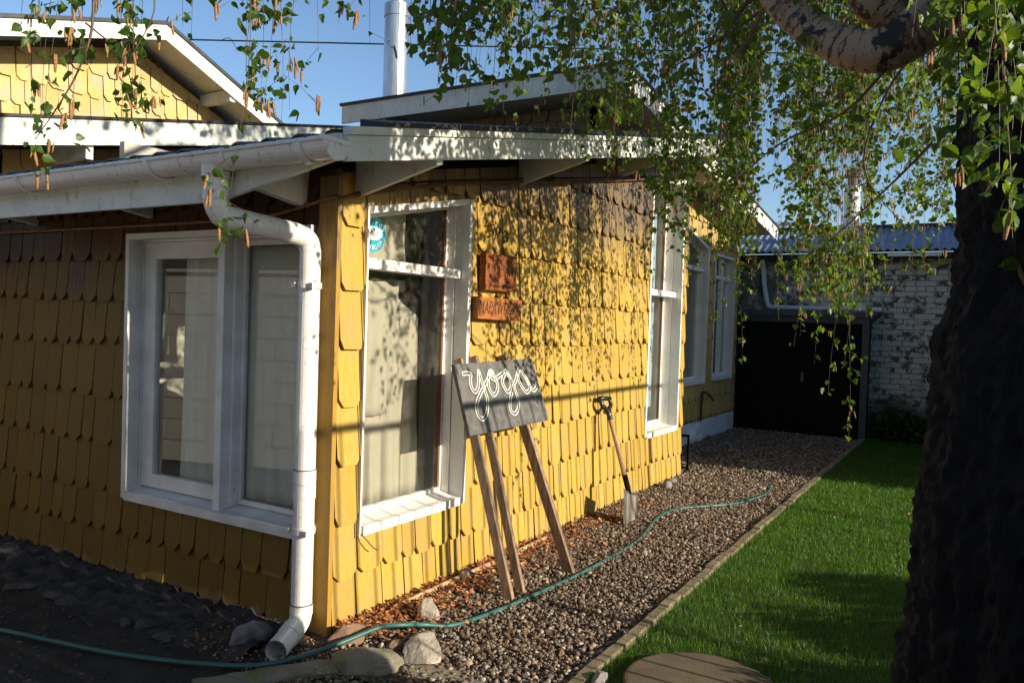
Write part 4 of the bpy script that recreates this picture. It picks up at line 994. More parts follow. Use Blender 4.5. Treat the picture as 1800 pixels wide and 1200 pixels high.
# ------------------------------------------------------------------ hose, pole, small things
hp = [(-1.0, 1.95, .012), (-.93, 1.55, .012), (-.85, 1.21, .012), (-.78, .87, .012), (-.71, .56, .012), (-.59, .23, .012), (-.46, -.02, .014), (-.33, -.14, .03), (-.14, -.22, .05), (.03, -.30, .085), (.12, -.37, .085), (.24, -.40, .055), (.38, -.485, .03), (.71, -.545, .022), (1.08, -.59, .022), (1.51, -.625, .022), (2.08, -.64, .022), (2.48, -.62, .022), (3.1, -.51, .022), (3.47, -.53, .022), (3.74, -.69, .022), (4.0, -.86, .022), (4.43, -.97, .022), (4.78, -.98, .022), (5.17, -.88, .022), (5.47, -.67, .022), (5.70, -.58, .022), (5.89, -.64, .022), (6.01, -.88, .022)]
mb = MB(); mb.tube(spline(hp, 10), .0108, 10); mb.build('garden_hose', M['hose'], smooth=True, label='teal garden hose winding over the gravel and round the house corner', cat='hose')
mb = MB(); P = spline([(.36, -.112, .035), (.7, -.108, .037), (1.2, -.112, .036), (1.7, -.11, .035), (2.02, -.105, .034)], 8); mb.tube(P, .0145+.0008*np.sin(np.arange(len(P))*1.3), 10); mb.build('wooden_pole', M['bamboo'], smooth=True, label='thin bare wooden pole lying along the foot of the wall', cat='pole')
mb = MB(); P = spline([(.182, -.05, .44), (.20, -.07, .41), (.235, -.08, .37), (.262, -.085, .352)], 5); mb.tube(P, .0032, 6); mb.build('wire_end', M['rustwire'], house)
mb = MB(); mb.tube([(.168, -.048, .43), (.169, -.048, 2.06)], .0045, 6); mb.build('window_cable', M['white'], house)
bs_ = thing('metal_stand', (5.3, .05, 0), 'small black metal frame standing behind the far corner of the yellow wall', 'stand')
mb = MB(); mb.box((5.30, -.03, 0), (5.32, -.01, .39)); mb.build('leg', M['blackpaint'], bs_)
mb = MB(); mb.box((5.30, .13, 0), (5.32, .15, .39)); mb.build('leg', M['blackpaint'], bs_)
mb = MB(); mb.box((5.30, -.009, .365), (5.32, .129, .39)); mb.box((5.30, -.009, .03), (5.32, .129, .05)); mb.build('crossbar', M['blackpaint'], bs_)
tp = thing('garden_tap', (7.6, .55, 0), 'small garden tap with grey green head on the rear wall under the window', 'tap')
mb = MB(); mb.tube([(7.55, .545, .28), (7.55, .545, .66)], .012, 8); mb.build('pipe', M['rubber'], tp)
mb = MB(); mb.tube(spline([(7.55, .54, .66), (7.56, .50, .67), (7.62, .45, .62), (7.66, .42, .56)], 4), .018, 8); mb.build('head', M['slate'], tp)
mb = MB(); pa = at(330, 70, 9.0); pb = at(1300, 92, 9.0); pl0 = pa+(pa-pb)*.0; 
dirn = (pb-pa); L0 = pa-dirn*.05; L1 = pb+dirn*1.5
mb.tube([L0+(L1-L0)*t+np.array([0, 0, -.25*math.sin(math.pi*t)*0]) for t in np.linspace(0, 1, 12)], .0085, 6)
mb.tube(spline([pa+dirn*.06, pa+dirn*.075+np.array([0, 0, .03]), pa+dirn*.085+np.array([0, 0, -.05]), pa+dirn*.09+np.array([0, 0, -.12])], 4), .004, 5)
mb.build('overhead_cable', M['rubber'], label='thin dark overhead cable crossing the sky above the roofs', cat='cable')

# ------------------------------------------------------------------ gravel stones (loose, uncountable)
ico_v = []; 
bm = bmesh.new(); bmesh.ops.create_icosphere(bm, subdivisions=1, radius=1); ICV = np.array([v.co[:] for v in bm.verts]); ICF = np.array([[v.index for v in f.verts] for f in bm.faces]); bm.free()
def stones(name, xy, z, size, mat, label, cat):
    n = len(xy); rot = rng.normal(size=(n, 4)); rot /= np.linalg.norm(rot, axis=1)[:, None]
    w, x, y, zq = rot.T
    Rm = np.stack([1-2*(y*y+zq*zq), 2*(x*y-zq*w), 2*(x*zq+y*w), 2*(x*y+zq*w), 1-2*(x*x+zq*zq), 2*(y*zq-x*w), 2*(x*zq-y*w), 2*(y*zq+x*w), 1-2*(x*x+y*y)], -1).reshape(n, 3, 3)
    sc = size[:, None]*rng.uniform(.45, 1.1, (n, 3))
    jit = 1+rng.uniform(-.28, .22, (n, len(ICV), 1))
    P = np.einsum('nij,nvj->nvi', Rm, ICV[None]*sc[:, None, :]*jit)
    P[..., 2] *= .75
    P = P+np.concatenate([xy, z[:, None]], 1)[:, None, :]
    F = (ICF[None]+(np.arange(n)*len(ICV))[:, None, None]).reshape(-1, 3)
    return build(name, P.reshape(-1, 3), F, mat, kind='stuff', label=label, cat=cat)
def sample(n, x0, x1, y0f, y1f):
    x = rng.uniform(x0, x1, n); a = np.array([y0f(v) for v in x]); b = np.array([y1f(v) for v in x]); return np.stack([x, a+(b-a)*rng.random(n)], 1)
ya = lambda x: -1.21
yb = lambda x: -.02 if x < 5.08 else .57
kerbx = lambda y: -.10 if y > -.5 else -.05
near = sample(21000, -.15, 2.6, ya, yb); far = sample(13500, 2.6, 5.3, ya, yb); far2 = sample(9500, 5.3, 9.35, ya, yb)
keep = ~((near[:, 0] < 0) & (near[:, 1] > -.15)); near = near[keep]
xy = np.vstack([near, far, far2]); sz = np.concatenate([rng.random(len(near))**2.2*.0150+.0042, rng.random(len(far))**1.6*.0125+.0065, rng.uniform(.013, .022, len(far2))])
sz[rng.random(len(sz)) < .03] *= 1.6
stones('gravel', xy, rng.uniform(.004, .024, len(xy))+.008*np.sin(xy[:, 0]*2.1)*np.cos(xy[:, 1]*3.3), sz, M['gravel'], 'brown grey gravel covering the path along the wall', 'gravel')
xy = sample(1500, -.75, -.1, lambda x: -.9, lambda x: .0); xy = xy[(xy[:, 0]+xy[:, 1]*.6 > -.75)]
stones('gravel', xy, rng.uniform(.0, .012, len(xy)), rng.uniform(.006, .014, len(xy)), M['gravel'], 'loose pebbles scattered below the downpipe outlet', 'gravel')

xy = sample(5200, -2.4, -.05, lambda x: -1.3, lambda x: 3.1)
stones('grit', xy, rng.uniform(-.016, -.004, len(xy)), rng.random(len(xy))**3*.014+.0022, M['rockdark'], 'dark grit and small stones on the shaded driveway', 'grit')
# dry leaves
def curled(name, xy, z, size, mat, label, cat, curl=.5):
    n = len(xy); base = np.array([(0, 0, 0), (-.35, .35, .12), (0, .45, -.05), (.35, .3, .15), (-.18, .75, .2), (.2, .8, .05), (0, 1.05, .25), (-.5, .55, .3), (.45, .62, .28)])
    tri = np.array([(0, 1, 2), (0, 2, 3), (1, 4, 2), (2, 5, 3), (2, 4, 6), (2, 6, 5), (1, 7, 4), (3, 5, 8)])
    a = rng.uniform(0, 2*math.pi, n); P = np.repeat(base[None], n, 0)*(1+rng.uniform(-.35, .35, (n, len(base), 3))); P[..., 2] *= curl*2
    P *= size[:, None, None]; ca, sa = np.cos(a)[:, None], np.sin(a)[:, None]; tx = rng.uniform(-.6, .6, n)[:, None]
    y2 = P[..., 1]*np.cos(tx)-P[..., 2]*np.sin(tx); z2 = P[..., 1]*np.sin(tx)+P[..., 2]*np.cos(tx)
    Q = np.stack([P[..., 0]*ca-y2*sa, P[..., 0]*sa+y2*ca, np.abs(z2)], -1)+np.concatenate([xy, z[:, None]], 1)[:, None, :]
    F = (tri[None]+(np.arange(n)*len(base))[:, None, None]).reshape(-1, 3)
    return build(name, Q.reshape(-1, 3), F, mat, kind='stuff', label=label, cat=cat)
n = 3600; x = rng.uniform(.02, 1, n)**1.2*3.6; y = -.04-np.abs(rng.normal(0, .15, n)); m_ = (rng.random(n) < np.clip(1.15-x/3.2, .15, 1))
xy = np.stack([x, y], 1)[m_]; curled('fallen_leaves', xy, rng.uniform(.014, .045, len(xy)), rng.uniform(.014, .034, len(xy)), M['brownleaf'], 'dry orange brown leaves heaped along the foot of the wall', 'leaves')
xy = sample(420, .1, 6, ya, lambda x: -.2); curled('fallen_leaves', xy, rng.uniform(.018, .03, len(xy)), rng.uniform(.008, .018, len(xy)), M['brownleaf'], 'scattered brown leaf bits over the gravel', 'leaves')
xy = sample(330, -.5, -.05, lambda x: -.3, lambda x: .5); curled('fallen_leaves', xy, rng.uniform(.0, .02, len(xy)), rng.uniform(.008, .018, len(xy)), M['brownleaf'], 'dark dead leaves gathered round the downpipe outlet', 'leaves')
xy = sample(14, .5, 5, lambda x: -2.8, lambda x: -1.4); curled('fallen_leaves', xy, rng.uniform(.04, .05, len(xy)), rng.uniform(.014, .024, len(xy)), M['brownleaf'], 'few brown leaves lying on the lawn', 'leaves')
xy = sample(420, -2.2, -.1, lambda x: -1.0, lambda x: 3.0); curled('petals', xy, rng.uniform(.0, .006, len(xy)), rng.uniform(.003, .0065, len(xy)), M['petal'], 'tiny white petals scattered on the dark ground', 'petals', .2)

# ------------------------------------------------------------------ grass
def grass_blades(xy, h, w):
    n = len(xy); a = rng.uniform(0, 2*math.pi, n); lean = rng.normal(0, .32, (n, 2))*h[:, None]
    dx_, dy_ = np.cos(a)*w, np.sin(a)*w; b = np.concatenate([xy, np.full((n, 1), .005)], 1)
    off = np.stack([dx_, dy_, np.zeros(n)], 1)
    midp = b+np.concatenate([lean*.35, (h*.55)[:, None]], 1); tp_ = b+np.concatenate([lean, h[:, None]], 1)
    V = np.stack([b-off, b+off, midp+off*.8, midp-off*.8, tp_], 1).reshape(-1, 3); k = (np.arange(n)*5)[:, None]
    F = np.concatenate([k+np.array([[0, 1, 2]]), k+np.array([[0, 2, 3]]), k+np.array([[3, 2, 4]])], 0)
    return V, F
def garea(n, x0, x1, y0=-4.1, y1=-1.275): return np.stack([rng.uniform(x0, x1, n), rng.uniform(y0, y1, n)], 1)
g1 = garea(70000, -.5, 2.6, -3.0); g2 = garea(62000, 2.6, 5.6, -3.3); g3 = garea(38000, 5.6, 9.9, -3.6)
g4 = np.stack([rng.uniform(.0, 9, 1500), -1.275+rng.uniform(-.02, .03, 1500)], 1)
xy = np.vstack([g1, g2, g3, g4]); keep = (np.hypot(xy[:, 0]-.385, xy[:, 1]+1.70) > .315)&(np.hypot(xy[:, 0]+.53, xy[:, 1]+2.80) > .36); 
hh = np.concatenate([rng.uniform(.020, .050, len(g1)), rng.uniform(.022, .05, len(g2)), rng.uniform(.025, .055, len(g3)), rng.uniform(.03, .07, len(g4))])
ww = np.concatenate([np.full(len(g1), .0011), np.full(len(g2), .0017), np.full(len(g3), .003), np.full(len(g4), .0013)])
V, F = grass_blades(xy[keep], hh[keep], ww[keep]); build('grass', V, F, M['grass'], kind='stuff', label='short lush green lawn grass beside the gravel', cat='grass')

# ------------------------------------------------------------------ birch tree
tree = thing('birch_tree', (-.53, -2.80, 0), 'old weeping birch with black trunk and long hanging leafy twigs', 'tree')
def tc(z, pxl, r, D=2.22):     # centre of the trunk so that its left outline passes where the photograph has it
    pxl = pxl+.0322*(1.5-z)*FPX/2.05+24; a = math.atan((pxl-900)/FPX)+math.asin(r/D); az = R(30.7)-a; return (CAM[0]+D*math.cos(az), CAM[1]+D*math.sin(az), z, r)
cps = [tc(-.05, 1535, .37), tc(.3, 1545, .35), tc(.65, 1556, .33), tc(.78, 1568, .325), tc(.92, 1580, .32), tc(1.07, 1582, .32), tc(1.24, 1596, .315), tc(1.38, 1603, .31), tc(1.46, 1604, .315), tc(1.52, 1614, .31), tc(1.60, 1634, .30), tc(1.72, 1648, .285), tc(1.95, 1645, .28), tc(2.1, 1660, .275), tc(2.4, 1684, .28), (-.56, -2.86, 3.0, .29), (-.55, -2.9, 3.6, .25), (-.5, -2.95, 4.6, .2), (-.45, -3.0, 6.0, .14)]
Z = np.concatenate([np.linspace(-.05, 3, 330), np.linspace(3.02, 6, 60)]); cc = np.array(cps); V = []; nt_ = 180
for z in Z:
    x, y, r = [np.interp(z, cc[:, 2], cc[:, i]) for i in (0, 1, 3)]
    for k in range(nt_):
        a = 2*math.pi*k/nt_; ca, sa = math.cos(a), math.sin(a)
        fl_ = 1+.10*max(0, (.4-z))*abs(math.sin(2.5*a))
        n1 = mnoise.noise(Vector((ca*2.4, sa*2.4, z*1.3)))*.030+mnoise.noise(Vector((ca*7, sa*7, z*3.2)))*.022-abs(mnoise.noise(Vector((ca*11, sa*11, z*6))))*.034-abs(mnoise.noise(Vector((ca*19, sa*19, z*17+5))))*.022+mnoise.noise(Vector((ca*40, sa*40, z*38)))*.010
        rr = (r*fl_+n1); V.append((x+ca*rr, y+sa*rr, z))
F = [(i*nt_+k, i*nt_+(k+1) % nt_, (i+1)*nt_+(k+1) % nt_, (i+1)*nt_+k) for i in range(len(Z)-1) for k in range(nt_)]
build('trunk', V, F, M['bark'], tree, smooth=True)
def limb(P, r, name='limb', mat='birch', n=28, per=14, knob=.08):
    Q = spline(P, per); rr = np.interp(np.linspace(0, 1, len(Q)), np.linspace(0, 1, len(r)), r); T_, N_, B_ = frames(Q); V = []; uv = []
    s_ = np.concatenate([[0], np.cumsum(np.linalg.norm(np.diff(Q, axis=0), axis=1))])
    for i in range(len(Q)):
        for k in range(n):
            a = 2*math.pi*k/n; d = N_[i]*math.cos(a)+B_[i]*math.sin(a)
            w = rr[i]*(1+knob*mnoise.noise(Vector(Q[i]*7+d*1.2))+.04*mnoise.noise(Vector(Q[i]*25+d*3))); V.append(Q[i]+d*w); uv.append((s_[i], abs(k/n*2-1)))
    F = [(i*n+k, i*n+(k+1) % n, (i+1)*n+(k+1) % n, (i+1)*n+k) for i in range(len(Q)-1) for k in range(n)]
    return build(name, V, F, M[mat], tree, smooth=True, uv=uv)
L1p = [tuple(at(*q)) for q in ((1860, -170, 2.02), (1745, -85, 2.0), (1660, 10, 2.0), (1605, 60, 2.0), (1545, 90, 2.02), (1475, 78, 2.08), (1405, 38, 2.15), (1352, -20, 2.2), (1312, -110, 2.22), (1290, -260, 2.25))]
limb(L1p, [.09, .078, .066, .060, .055, .049, .043, .036, .032, .028], knob=.10)
L2p = [tuple(at(*q)) for q in ((1600, 60, 2.1), (1560, 18, 2.1), (1525, -8, 2.1), (1490, -70, 2.15), (1470, -180, 2.2))]
limb(L2p, [.04, .055, .050, .045, .04], knob=.12)
# scaffold branches above and through the foliage
br = []
def branch(P, r0, r1): 
    Q = spline(P, 6); mb = MB(); mb.tube(Q, np.linspace(r0, r1, len(Q)), 7); mb.build('branch', M['twig'], tree, smooth=True)
bases = [((-.50, -2.87, 3.1)), ((-.48, -2.88, 3.4)), ((-.46, -2.9, 3.8)), ((-.5, -2.8, 2.9))]
for i, (e, b) in enumerate([((4.2, -1.2, 3.9), 1), ((3.0, -.9, 3.8), 2), ((5.8, -2.0, 4.3), 1), ((2.2, -1.8, 4.0), 2), ((1.2, -1.0, 3.6), 0), ((.2, -1.0, 3.4), 0), ((-.8, -.8, 3.3), 3), ((-1.5, -.3, 3.2), 3), ((6.8, -1.2, 4.4), 2), ((4.8, -2.9, 4.0), 1), ((2.6, -2.6, 3.8), 2), ((-.4, -1.7, 3.4), 0)]):
    s0 = np.array(bases[b]); e = np.array(e); mdp = s0+(e-s0)*.5+np.array([rnd.uniform(-.2, .2), rnd.uniform(-.2, .2), .35]); branch([s0, s0+(mdp-s0)*.5, mdp, e, e+(e-s0)*.12-np.array([0, 0, .15])], .035, .006)
for P, r0, r1 in (([at(1350, -30, 2.6), at(1335, 30, 3.0), at(1300, 90, 3.3), at(1262, 110, 3.5)], .012, .005), ([at(1330, -20, 3.2), at(1270, 70, 3.3), at(1255, 130, 3.35)], .012, .004), ([at(1430, -60, 3.0), at(1310, 40, 3.2), at(1180, 120, 3.5)], .010, .003),
                  ([at(1560, 120, 2.8), at(1480, 200, 3.0), at(1360, 260, 3.4), at(1240, 370, 3.8)], .007, .002), ([at(1640, 60, 2.8), at(1560, 160, 3.0), at(1520, 300, 3.2), at(1610, 420, 3.3)], .006, .002), ([at(1640, 250, 3.2), at(1560, 330, 3.5), at(1440, 440, 3.9)], .007, .002),
                  ([at(165, -20, 2.3), at(160, 60, 2.3), at(135, 130, 2.3), at(100, 190, 2.3), at(62, 245, 2.3)], .0045, .0012), ([at(150, 40, 2.3), at(215, 100, 2.35), at(240, 190, 2.4)], .003, .001), ([at(270, -20, 2.3), at(268, 30, 2.3), at(225, 110, 2.3)], .003, .001), ([at(1255, -30, 3.6), at(1290, 60, 3.7), at(1250, 180, 3.7)], .012, .004)):
    branch(P, r0, r1)

# neighbour house across the driveway, behind the viewer
nh = thing('neighbour_house', (-6, 4, 0), 'brown timber neighbour house rising behind the white block wall', 'house')
mb = MB(); mb.box((-9.0, -5.5, 0), (-5.45, 13, 2.6)); mb.build('wall', M['brownwood'], nh)
for i in range(12):
    mb = MB(); y = -5.4+i*1.55; mb.box((-5.448, y, .1), (-5.42, y+.09, 2.58)); mb.build('batten', M['brownwood'], nh)
for y in (2.2, 6.4):
    mb = MB(); mb.box((-5.448, y, 1.2), (-5.40, y+1.3, 2.3)); w_ = mb.build('window', M['white'], nh)
    mb = MB(); mb.box((-5.398, y+.08, 1.28), (-5.392, y+1.22, 2.22)); mb.build('pane', M['felt'], w_)
mb = MB(); mb.hexa([(-9.4, -5.9, 2.61), (-5.1, -5.9, 2.61), (-5.1, 13.4, 2.61), (-9.4, 13.4, 2.61), (-7.2, -5.9, 3.2), (-6.8, -5.9, 3.2), (-6.8, 13.4, 3.2), (-7.2, 13.4, 3.2)]); mb.build('roof', M['roof'], nh)

# leaf template shapes
LEAF_S = np.array([(0, 0, 0), (-.40, .32, .06), (-.27, .66, .03), (0, 1.0, -.10), (.27, .66, .03), (.40, .32, .06), (0, .45, -.03)])
LEAF_SF = np.array([(0, 6, 1), (1, 6, 2), (2, 6, 3), (3, 6, 4), (4, 6, 5), (5, 6, 0)])
ys_ = [0, .08, .16, .25, .34, .43, .52, .62, .72, .82, .91]; ws_ = [.03, .22, .34, .40, .41, .385, .34, .275, .20, .12, .05]
lf = [(0, 0, 0)]
left = []; right = []
for i, (yy, w_) in enumerate(zip(ys_[1:], ws_[1:])):
    t = .018 if i % 2 else -.012
    left.append((-w_-t, yy+(.02 if i % 2 else 0), .08*w_*2)); right.append((w_+t, yy+(.02 if i % 2 else 0), .08*w_*2))
LV = [(0, 0, 0)]+left+[(0, 1.06, -.12)]+right[::-1]+[(0, yy, -.02-.10*yy*yy) for yy in (.25, .5, .78)]
nb = len(left)
ring = list(range(0, nb*2+2)); mids = [nb*2+2, nb*2+3, nb*2+4]
LEAF_L = np.array(LV)
def near_mid(i): 
    yv = LEAF_L[i][1]; return mids[0] if yv < .37 else mids[1] if yv < .66 else mids[2]
FL = []
for i in range(len(ring)):
    a, b = ring[i], ring[(i+1) % len(ring)]; ma, mb_ = near_mid(a), near_mid(b)
    FL.append((b, a, ma)); 
    if ma != mb_: FL.append((b, ma, mb_))
LEAF_LF = FL
def orient(n, droop=.75, r=rng):
    # random local frames: tip direction points mostly down/outwards
    az = r.uniform(0, 2*math.pi, n); el = -np.abs(r.normal(droop, .38, n)); Y = np.stack([np.cos(az)*np.cos(el), np.sin(az)*np.cos(el), np.sin(el)], 1)
    q = r.normal(size=(n, 3)); q[:, 2] += 1.2; X = np.cross(Y, q); X /= np.linalg.norm(X, axis=1)[:, None]; Zv = np.cross(X, Y); return X, Y, Zv
leafP, leafS, leafO = [], [], []; catP, catS = [], []; twV, twF = [], []
def twig(P, r):
    V, F = tube_arr(P, r, 3); n0 = sum(len(v) for v in twV); twV.append(V); twF.extend([tuple(i+n0 for i in f) for f in F])
def strand(top, zb, drift=.10, leaf=.039, step=.040, catk=.30, sway=None, sparse=1.0):
    top = np.array(top, float); L = top[2]-zb
    if L < .1: return
    n = max(4, int(L/.09)); t = np.linspace(0, 1, n)
    a = rng.uniform(0, 6.28); dv = np.array([math.cos(a), math.sin(a)])*drift*min(1, L)*rng.uniform(.2, 1)
    P = np.zeros((n, 3)); P[:, 0] = top[0]+dv[0]*t**1.3+.012*np.sin(t*L*7+a); P[:, 1] = top[1]+dv[1]*t**1.3+.012*np.cos(t*L*6+a*2); P[:, 2] = top[2]-L*t
    twig(P, np.linspace(.0016, .0006, n))
    k = int(L/step)
    for tt in np.sort(rng.random(k)):
        if rng.random() > sparse*(.55+.45*math.sin(tt*L*5+a)**2+.2): continue
        i = tt*(n-1); j = min(int(i), n-2); p = P[j]+(P[j+1]-P[j])*(i-j); az = rng.uniform(0, 6.28); o = np.array([math.cos(az), math.sin(az), -.25])*rng.uniform(.008, .03)
        leafP.append(p+o); leafS.append(leaf*rng.uniform(.55, 1.15)); leafO.append(0)
        if rng.random() < .22:   # short side spur with more leaves
            sp = np.array([math.cos(az+1), math.sin(az+1), -.5])*rng.uniform(.04, .10); twig(np.array([p, p+sp*.5, p+sp+np.array([0, 0, -.02])]), .0007)
            for _ in range(3): leafP.append(p+sp*rng.uniform(.4, 1.05)+rng.normal(0, .008, 3)); leafS.append(leaf*rng.uniform(.5, 1.05)); leafO.append(0)
            if rng.random() < catk*1.5:
                for _ in range(rng.integers(1, 4)): catP.append(p+sp+rng.normal(0, .006, 3)*np.array([1, 1, .5])); catS.append(rng.uniform(.026, .045))
        if rng.random() < catk*.16:
            for _ in range(rng.integers(1, 4)): catP.append(p+o+rng.normal(0, .006, 3)*np.array([1, 1, .5])); catS.append(rng.uniform(.026, .045))
# where the hanging curtain of twigs ends, against the picture
EX = [590, 640, 690, 730, 800, 870, 930, 1000, 1060, 1110, 1150, 1200, 1260, 1300, 1340, 1400, 1450, 1500, 1550, 1600, 1650]
EY = [100, 130, 200, 120, 190, 200, 215, 225, 270, 310, 390, 420, 430, 430, 460, 500, 545, 540, 500, 440, 400]
ED = [.3, .5, .7, .4, .8, .9, 1.0, 1.1, 1.3, 1.5, 1.6, 1.9, 2.0, 2.0, 1.8, 1.9, 2.1, 2.1, 1.9, 1.9, 1.6]
cum = np.cumsum(ED)/np.sum(ED)
def place(px, py, t, topz=None, **k):
    p = at(px, py, t); zvis = CAM[2]+.46*t+.1
    strand((p[0], p[1], topz or zvis+rng.uniform(.05, .45)), p[2], **k)
for c_ in range(84):
    u = rng.random(); pxc = np.interp(u, np.concatenate([[0], cum]), np.concatenate([[EX[0]-20], np.array(EX)+20]))
    a = R(30.7)-math.atan((pxc-900)/FPX); tmax = min(8.2, 1.95/max(math.sin(a), .2)) if pxc < 1390 else 7.6
    tmin = max(2.6, tmax*.5) if pxc < 1100 else 3.3
    tc_ = rng.uniform(tmin, tmax); top_ = rng.random()**1.5
    for k in range(6):
        px = pxc+rng.normal(0, 13); yb_ = np.interp(px, EX, EY); t = min(tmax, tc_+rng.normal(0, .12))
        py = yb_*(1-.72*np.clip(top_+rng.normal(0, .12), 0, 1))
        if px < 1000 and rng.random() < .3: py *= .6
        place(px, py, t)
# extra mass above the frame, casting the dappled shade
for i in range(190):
    x = rng.uniform(.3, 6.5); y = rng.uniform(-3.6, -.8); z0 = CAM[2]+.40*((x-CAM[0])*.859+(y-CAM[1])*.511); 
    if y > -1.0 and x < 1: continue
    strand((x, y, z0+rng.uniform(.5, 1.0)), z0+rng.uniform(0, .2))
for i in range(15000):      # added crown above view, in bands that cut sky light and let sun pass
    if i % 15 == 0: c0 = np.array([rng.uniform(-3.4, 3.6), rng.uniform(-6.0, -.4), 0]); zw = rng.uniform(3.75, 4.6) if rng.random() < .6 else rng.uniform(6.4, 8.5); c0[2] = zw+.325*abs(c0[1])
    leafP.append(c0+rng.normal(0, .13, 3)); leafS.append(rng.uniform(.05, .085)); leafO.append(0)
for i in range(60):  # unseen leaf clumps added to shade the left end of the front fascia
    x = rng.uniform(-.45, 1.35); y = rng.uniform(-3.0, -1.6); zw = rng.uniform(2.18, 2.42)+.204*max(0, x); z = zw+.325*(abs(y)-.5)
    if z < CAM[2]+.42*((x-CAM[0])*.859+(y-CAM[1])*.511)+.05: continue
    for _ in range(45): leafP.append(np.array([x, y, z])+rng.normal(0, (.11, .11, .05), 3)); leafS.append(rng.uniform(.03, .045)); leafO.append(0)
# foliage out beyond the trunk, dappling the sunlit wall
for i in range(95):
    x = rng.uniform(.15, 3.9); y = rng.uniform(-3.4, min(-2.5, -2.70+(x+2.77)*.05)); zw = rng.uniform(.95, 1.9)
    strand((x, y, 3.1+rng.uniform(0, .3)), zw+.325*abs(y), sparse=.9, drift=.06)
# long trailing strands picked out in the photograph
for px, py, t, s in ((1490, 770, 4.2, 1), (1478, 690, 4.4, 1), (1450, 640, 4.3, 1), (1500, 640, 4.3, 1), (1545, 560, 4.1, 1), (1285, 640, 5.6, .9), (1268, 560, 5.5, 1), (1180, 440, 5.0, 1), (1155, 470, 4.9, .9), (1375, 560, 4.8, 1), (1410, 590, 4.6, 1), (1430, 610, 4.4, .9), (1440, 560, 4.5, 1), (1330, 520, 5, 1), (1350, 540, 5.0, 1), (1310, 500, 5.2, 1), (1290, 480, 5.2, 1), (1210, 480, 5.3, 1), (1230, 500, 5.3, 1), (1250, 470, 5.4, 1), (1620, 480, 3.9, 1), (1640, 460, 3.6, 1), (1630, 500, 3.8, 1), (1590, 470, 4.2, 1), (1575, 430, 4.4, 1),
                     (1060, 290, 4.4, 1.2), (1040, 300, 4.5, 1.2), (1015, 270, 4.3, 1), (1080, 320, 4.6, 1.2), (955, 215, 4.0, 1), (690, 185, 3.3, 1), (660, 205, 3.4, 1), (775, 200, 3.5, 1.1), (790, 210, 3.5, 1), (735, 170, 3.4, 1), (610, 120, 3.2, 1)):
    place(px, py, t, sparse=s)
cut_far = len(leafP)
# nearer strands
for px, py, t in ((430, 440, 2.2), (455, 225, 2.3), (500, 215, 2.3), (520, 190, 2.35), (475, 180, 2.3), (545, 90, 2.4), (585, 40, 2.5), (350, 60, 2.3), (315, 45, 2.3), (640, 80, 2.6), (425, 130, 2.2), (445, 150, 2.25)):
    place(px, py, t, leaf=.033, step=.030 if py < 300 else .04, catk=.5, drift=.05)
for px, py, t in ((60, 290, 2.25), (85, 215, 2.2), (110, 120, 2.3), (135, 250, 2.3), (165, 230, 2.3), (190, 220, 2.35), (215, 240, 2.35), (240, 170, 2.4), (262, 205, 2.4), (275, 90, 2.4), (40, 60, 2.2), (70, 70, 2.2), (205, 120, 2.3), (160, 120, 2.25), (100, 250, 2.25)):
    place(px, py, t, leaf=.034, step=.036, catk=.55, drift=.16)
for px, py, t in ((1255, 190, 2.0), (1100, 60, 2.1), (1210, 200, 2.1), (1135, 70, 2.2), (1400, 130, 2.0), (1430, 260, 2.1), (1345, 160, 2.2), (1300, 290, 2.4), (1590, 330, 2.4), (1500, 250, 2.3), (1050, 70, 2.2), (1230, 90, 2.1), (1370, 240, 2.3), (1450, 310, 2.5)):
    place(px, py, t, leaf=.034, step=.045, catk=.12, drift=.08, sparse=.8)
for px, py, t in ((1700, 260, 1.45), (1680, 140, 1.5), (1730, 300, 1.35), (1745, 420, 1.4), (1765, 210, 1.35), (1790, 330, 1.25), (1712, 470, 1.9), (1790, 470, 1.7), (1740, 560, 1.9), (1720, 100, 1.45), (1660, 110, 1.5), (1775, 120, 1.3), (1700, 60, 1.4), (1745, 60, 1.4), (1795, 560, 1.8), (1672, 60, 1.55), (1690, 200, 1.6), (1715, 190, 1.5), (1752, 260, 1.45), (1780, 240, 1.35), (1735, 180, 1.4), (1760, 60, 1.35), (1795, 180, 1.3), (1665, 250, 1.9), (1700, 340, 1.7), (1770, 380, 1.5), (1650, 60, 1.6), (1725, 30, 1.5)):
    place(px, py, t, leaf=.037, step=.032, catk=.10 if py < 400 else .3, drift=.08)
leafP = np.array(leafP); leafS = np.array(leafS)
# keep foliage out of the walls
def clear(P): return ~((P[:, 0] > -.60)&(P[:, 1] > -.62)&(P[:, 2] < 3.6)&(P[:, 0] < 5.5))&~((P[:, 0] >= 5.3)&(P[:, 1] > .02))&(P[:, 0] < 9.3)
isnear = np.arange(len(leafP)) >= cut_far
_px, _py, _d = project(leafP)
ok = clear(leafP)&~((np.abs(_px-1495) < 24)&(_py > 262)&(_py < 415)&(rng.random(len(leafP)) < .75)&~isnear)&~((np.abs(_px-694) < 32)&(_py < 178)&(rng.random(len(leafP)) < .65)); leafP, leafS, isnear = leafP[ok], leafS[ok], isnear[ok]
px_, py_, d_ = project(leafP); size_px = leafS*FPX/np.maximum(d_, .1); inview = (px_ > -20)&(px_ < 1820)&(py_ > -20)&(py_ < 1220)
score = np.where(isnear & inview, size_px, 0); single = np.argsort(-score)[:290]; single = single[score[single] > 0]
msk = np.ones(len(leafP), bool); msk[single] = False
